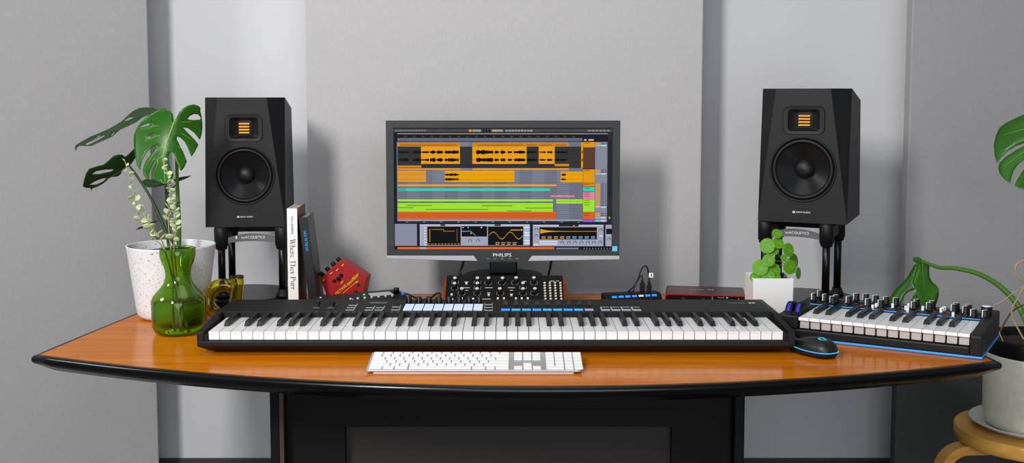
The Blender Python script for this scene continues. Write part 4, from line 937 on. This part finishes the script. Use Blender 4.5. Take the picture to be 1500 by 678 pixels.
# pilea
PC = Vector((.6428, 2.79, .75)); hw = .0497
t = thing('potted_pilea', 'small round-leaved pilea in a square white pot before the angled speaker', 'potted plant', PC)
b = MB(); ph = .105
lo = [(-hw+.001, -hw, 0), (hw-.001, -hw, 0), (hw-.001, hw, 0), (-hw+.001, hw, 0)]
def sq(k, z): return [b.bm.verts.new((sx*k, sy*k, z)) for sx, sy in ((-1, -1), (1, -1), (1, 1), (-1, 1))]
rg = [sq(hw-.001, 0), sq(hw, ph), sq(hw-.004, ph), sq(hw-.005, ph-.03)]
for j in range(3):
    for k in range(4): b.bm.faces.new([rg[j][k], rg[j][(k+1) % 4], rg[j+1][(k+1) % 4], rg[j+1][k]])
b.bm.faces.new(rg[0][::-1]); obj('pot', b, 'whitepot', t, .0015)
b = MB(); b.box(-hw+.0055, hw-.0055, -hw+.0055, hw-.0055, ph-.03, ph-.010); obj('soil', b, 'soil', t)
b = MB(); b.lathe([(.034, ph-.0098), (.037, ph+.006), (.035, ph+.006), (.033, ph-.004)], 32, caps=False); obj('inner_pot', b, 'blackm', t)
stem_('trunk', t, [PC+Vector((.002, .0, ph-.012)), PC+Vector((.0, 0, ph+.03)), PC+Vector((.004, .004, ph+.075))], .0045, .003, 'twig')
random.seed(11); pp_ = None
for x, y, rpx, nx_, nz in ((1124, 360, 11, -.3, .25), (1140, 356, 8.5, .1, .5), (1138.5, 342, 7.5, .1, .6), (1155, 366, 10, .4, .2), (1163, 382, 10.5, .7, .2), (1157, 391, 10.5, .25, .1), (1126, 381, 9, -.2, .3), (1113.5, 392, 11.5, -.3, .2), (1108, 406, 9.5, -.2, .7), (1134, 396, 10, .1, .1), (1126, 404, 9.5, -.1, .25), (1137, 405.5, 7, .1, .5), (1169.5, 400, 8.5, .97, .1), (1148, 378, 5, .2, .2), (1134, 367, 7, 0, .6)):
    yy = 2.755 if y > 375 else 2.775
    if x == 1163: yy = 2.80
    p = at(x, y, yy+random.uniform(-.006, .006))-PC; rr = rpx*1.03*yy/F_PX
    N = Vector((nx_, -.8, nz)).normalized(); T = N.cross(Vector((0, 0, 1))).normalized(); B_ = N.cross(T)
    Mx = Matrix((T, B_, N)).transposed()
    if pp_ is None:
        b = MB(); rg = []
        for r_, z in ((.0, -.05), (.12, -.04), (.5, .0), (.85, .015), (1.0, -.02)):
            rg.append([b.bm.verts.new((r_*math.cos(2*PI*a/24), r_*1.02*math.sin(2*PI*a/24), z)) for a in range(24)])
        for j in range(4):
            for a in range(24):
                f_ = b.bm.faces.new([rg[j][a], rg[j][(a+1) % 24], rg[j+1][(a+1) % 24], rg[j+1][a]]); f_.smooth = True
        pp_ = l = obj('leaf', b, 'pil', t, weld=True)
        b = MB(); b.cyl((0, 0, -.048), .045, .02, 12); dt = obj('leaf_eye', b, 'sage', l)
    else: l = dup(pp_, t); dup(dt, l)
    l.location = p; l.scale = (rr, rr, rr); l.rotation_euler = Mx.to_euler()
    c = p-N*(.05*rr)
    s0_ = Vector((.003, .003, ph+.02+max(0, min(.05, (p.z-ph)*.6))))
    b = MB(); b.tube(spline([s0_, s0_.lerp(c, .55)+Vector((0, .012, .006)), c-N*.004], 6), .0011, 6); obj('leaf_stalk', b, 'stem', t)
# right-hand plant, saucer and stool
SC = Vector((1.312, 2.75, 0))
st_ = thing('stool', 'round birch stool with bent legs at the right end of the desk', 'stool', SC)
b = MB(); b.lathe([(.191, .442), (.197, .445), (.197, .475), (.194, .478)], 64); obj('seat', b, 'birch', st_)
l0 = None
for a in (math.radians(184), math.radians(304), math.radians(64)):
    if l0 is None:
        pts = [Vector((.246, 0, 0)), Vector((.246, 0, .370))]+[Vector((.186+.06*math.cos(PI/2*k/10), 0, .370+.06*math.sin(PI/2*k/10))) for k in range(11)]+[Vector((.08, 0, .430))]
        b = MB(); rr_ = []
        for i, p in enumerate(pts):
            d = (pts[min(i+1, len(pts)-1)]-pts[max(0, i-1)]).normalized(); nn = Vector((d.z, 0, -d.x))
            rr_.append([b.bm.verts.new(p+nn*sx*.0115+Vector((0, sy*.022, 0))) for sx, sy in ((-1, -1), (1, -1), (1, 1), (-1, 1))])
        for i in range(len(rr_)-1):
            for k in range(4): b.bm.faces.new([rr_[i][k], rr_[i][(k+1) % 4], rr_[i+1][(k+1) % 4], rr_[i+1][k]])
        b.bm.faces.new(rr_[0][::-1]); b.bm.faces.new(rr_[-1]); l0 = obj('leg', b, 'birch', st_, .002, rot=(0, 0, a))
    else: dup(l0, st_, rot=(0, 0, a))
b = MB(); b.lathe([(.0005, 0), (.12, 0), (.135, .003), (.160, .015), (.1635, .019), (.159, .020), (.134, .009), (.118, .006), (.0005, .006)], 64, caps=False)
sa = obj('saucer', b, 'saucer', None, weld=True, loc=SC+Vector((0, 0, .4785))); tag(sa, 'shallow grey-green glazed saucer on the birch stool under the stone plant pot', 'saucer')
RC = SC+Vector((0, 0, .485))
t = thing('potted_monstera', 'monstera in a stone-coloured cylinder pot on the birch stool at the right', 'potted plant', RC)
b = MB(); b.lathe([(.118, .0), (.124, .004), (.131, .03), (.133, .177), (.131, .183), (.127, .183), (.126, .177)], 64); obj('pot', b, 'beige', t)
b = MB(); b.lathe([(.128, .177), (.130, .1835), (.132, .219), (.129, .223), (.126, .219), (.124, .187)], 64, caps=False); obj('nursery_pot', b, 'blackm', t)
b = MB(); b.lathe([(.0005, .213), (.06, .211), (.125, .201)], 40, caps=False); obj('soil', b, 'soil', t)
FR = (1260, 150, 2.054)
traced('leaf', t, [(570, 70), (530, 40), (493, 36), (470, 46), (440, 61), (420, 75), (408, 100), (402, 130), (405, 160), (412, 183), (425, 164), (445, 146), (470, 131), (500, 120), (525, 118), (500, 128), (470, 143), (440, 162), (420, 181), (415, 197), (420, 215), (435, 232), (452, 243), (455, 225), (462, 205), (475, 187), (500, 168), (535, 152), (510, 178), (485, 212), (470, 236), (465, 250), (478, 258), (500, 264), (530, 262), (570, 240), (610, 195), (625, 140), (615, 90), (595, 65)],
    FR, 2.68, ('leaf', 'vein'), [(570, 72), (560, 110), (545, 170), (520, 230), (500, 262)], tilt=-.35, cup=1.2, bend=-.04,
    veins=[[(566, 88), (500, 80), (425, 100)], [(562, 108), (500, 110), (418, 150)], [(555, 135), (500, 145), (430, 195)], [(545, 168), (500, 190), (465, 240)]])
FB = (1290, 360, 4.238)
traced('leaf', t, [(195, 77), (205, 68), (235, 70), (265, 90), (290, 110), (303, 130), (300, 155), (305, 195), (320, 225), (345, 245), (360, 265), (362, 300), (352, 345), (335, 385), (310, 430), (270, 440), (245, 400), (232, 330), (225, 290), (215, 255), (205, 225), (215, 190), (230, 160), (235, 135), (225, 108), (205, 98)],
    FB, 2.88, ('leafl', 'stem'), [(262, 95), (262, 160), (268, 230), (282, 320), (295, 430)], tilt=.9, cup=-1.5, bend=-.02)
traced('leaf', t, [(200, 136), (190, 150), (165, 195), (130, 235), (100, 262), (70, 300), (48, 345), (50, 390), (90, 400), (120, 370), (135, 340), (150, 305), (175, 285), (200, 275), (214, 268), (216, 240), (208, 215), (218, 180), (230, 150), (236, 125), (222, 112), (205, 120)],
    FB, 2.93, ('leaf', 'stem'), [(222, 125), (195, 190), (150, 250), (100, 310), (60, 385)], tilt=-.8, cup=1)
traced('leaf', t, [(182, 345), (200, 310), (222, 285), (238, 340), (240, 395), (200, 400)], FB, 2.915, ('leafl', 'stem'), [(222, 290), (210, 395)], tilt=.5)
stem_('petiole', t, [RC+Vector((.03, 0, .203)), at(1545, 420, 2.74), at(1552, 300, 2.72), at(1538, 186, 2.682)], .007, .003, 'stem')
stem_('petiole', t, [RC+Vector((.0, .03, .203)), at(1508, 482, 2.80), at(1493, 450, 2.84), at(1468, 422, 2.86), at(1436, 402, 2.87), at(1400, 393, 2.88), at(1378, 392, 2.88), at(1362, 387, 2.88), at(1345, 380, 2.88)], .0082, .0042, 'stem')
stem_('aerial_root', t, [RC+Vector((-.03, .02, .203)), at(1482, 460, 2.78), at(1492, 435, 2.77), at(1505, 412, 2.76), at(1520, 395, 2.76)], .0022, .0016, 'root')
stem_('aerial_root', t, [RC+Vector((-.09, .0, .198)), at(1453, 455, 2.80), at(1470, 440, 2.79), at(1500, 418, 2.78), at(1525, 400, 2.77)], .0015, .0012, 'root')
stem_('aerial_root', t, [at(1520, 420, 2.76), at(1500, 412, 2.76), at(1490, 403, 2.76), at(1487, 393, 2.76), at(1492, 385, 2.76), at(1505, 380, 2.76), at(1530, 378, 2.76)], .0026, .0022, 'root')
stem_('aerial_root', t, [RC+Vector((-.10, .04, .200)), at(1478, 462, 2.80), at(1492, 450, 2.79), at(1515, 440, 2.78), at(1530, 430, 2.77)], .0024, .0018, 'twig')
# ------------------------------------------------------------------ light
def area(name, loc, target, size, power, col=(1, 1, 1)):
    l = bpy.data.lights.new(name, 'AREA'); l.shape = 'DISK'; l.size = size; l.energy = power; l.color = col
    o = bpy.data.objects.new(name, l); COL.objects.link(o); o.location = loc
    o.rotation_euler = (Vector(target)-Vector(loc)).to_track_quat('-Z', 'Y').to_euler(); return o
k = area('key_softbox', (-1.4, -.4, 2.6), (.1, 3.2, 1.0), .45, 106, (1, .98, .95)); k.data.shape = 'RECTANGLE'; k.data.size_y = .9
area('window_light', (-3.1, 1.9, 2.5), (.2, 3.4, 1.0), .7, 27, (1, 1, 1))
area('added_top_fill', (0, 2.1, 2.9), (0, 2.4, .75), 1.4, 7, (1, .98, .95))  # added fill from above to brighten key tops and desk, no real fixture
area('room_fill', (.3, -1.2, 1.3), (0, 3.4, .7), 2.4, 44, (.9, .95, 1))
wd = bpy.data.worlds.new('world'); scene.world = wd; wd.use_nodes = True
wd.node_tree.nodes['Background'].inputs['Color'].default_value = lin('ccd6e4'); wd.node_tree.nodes['Background'].inputs['Strength'].default_value = .29
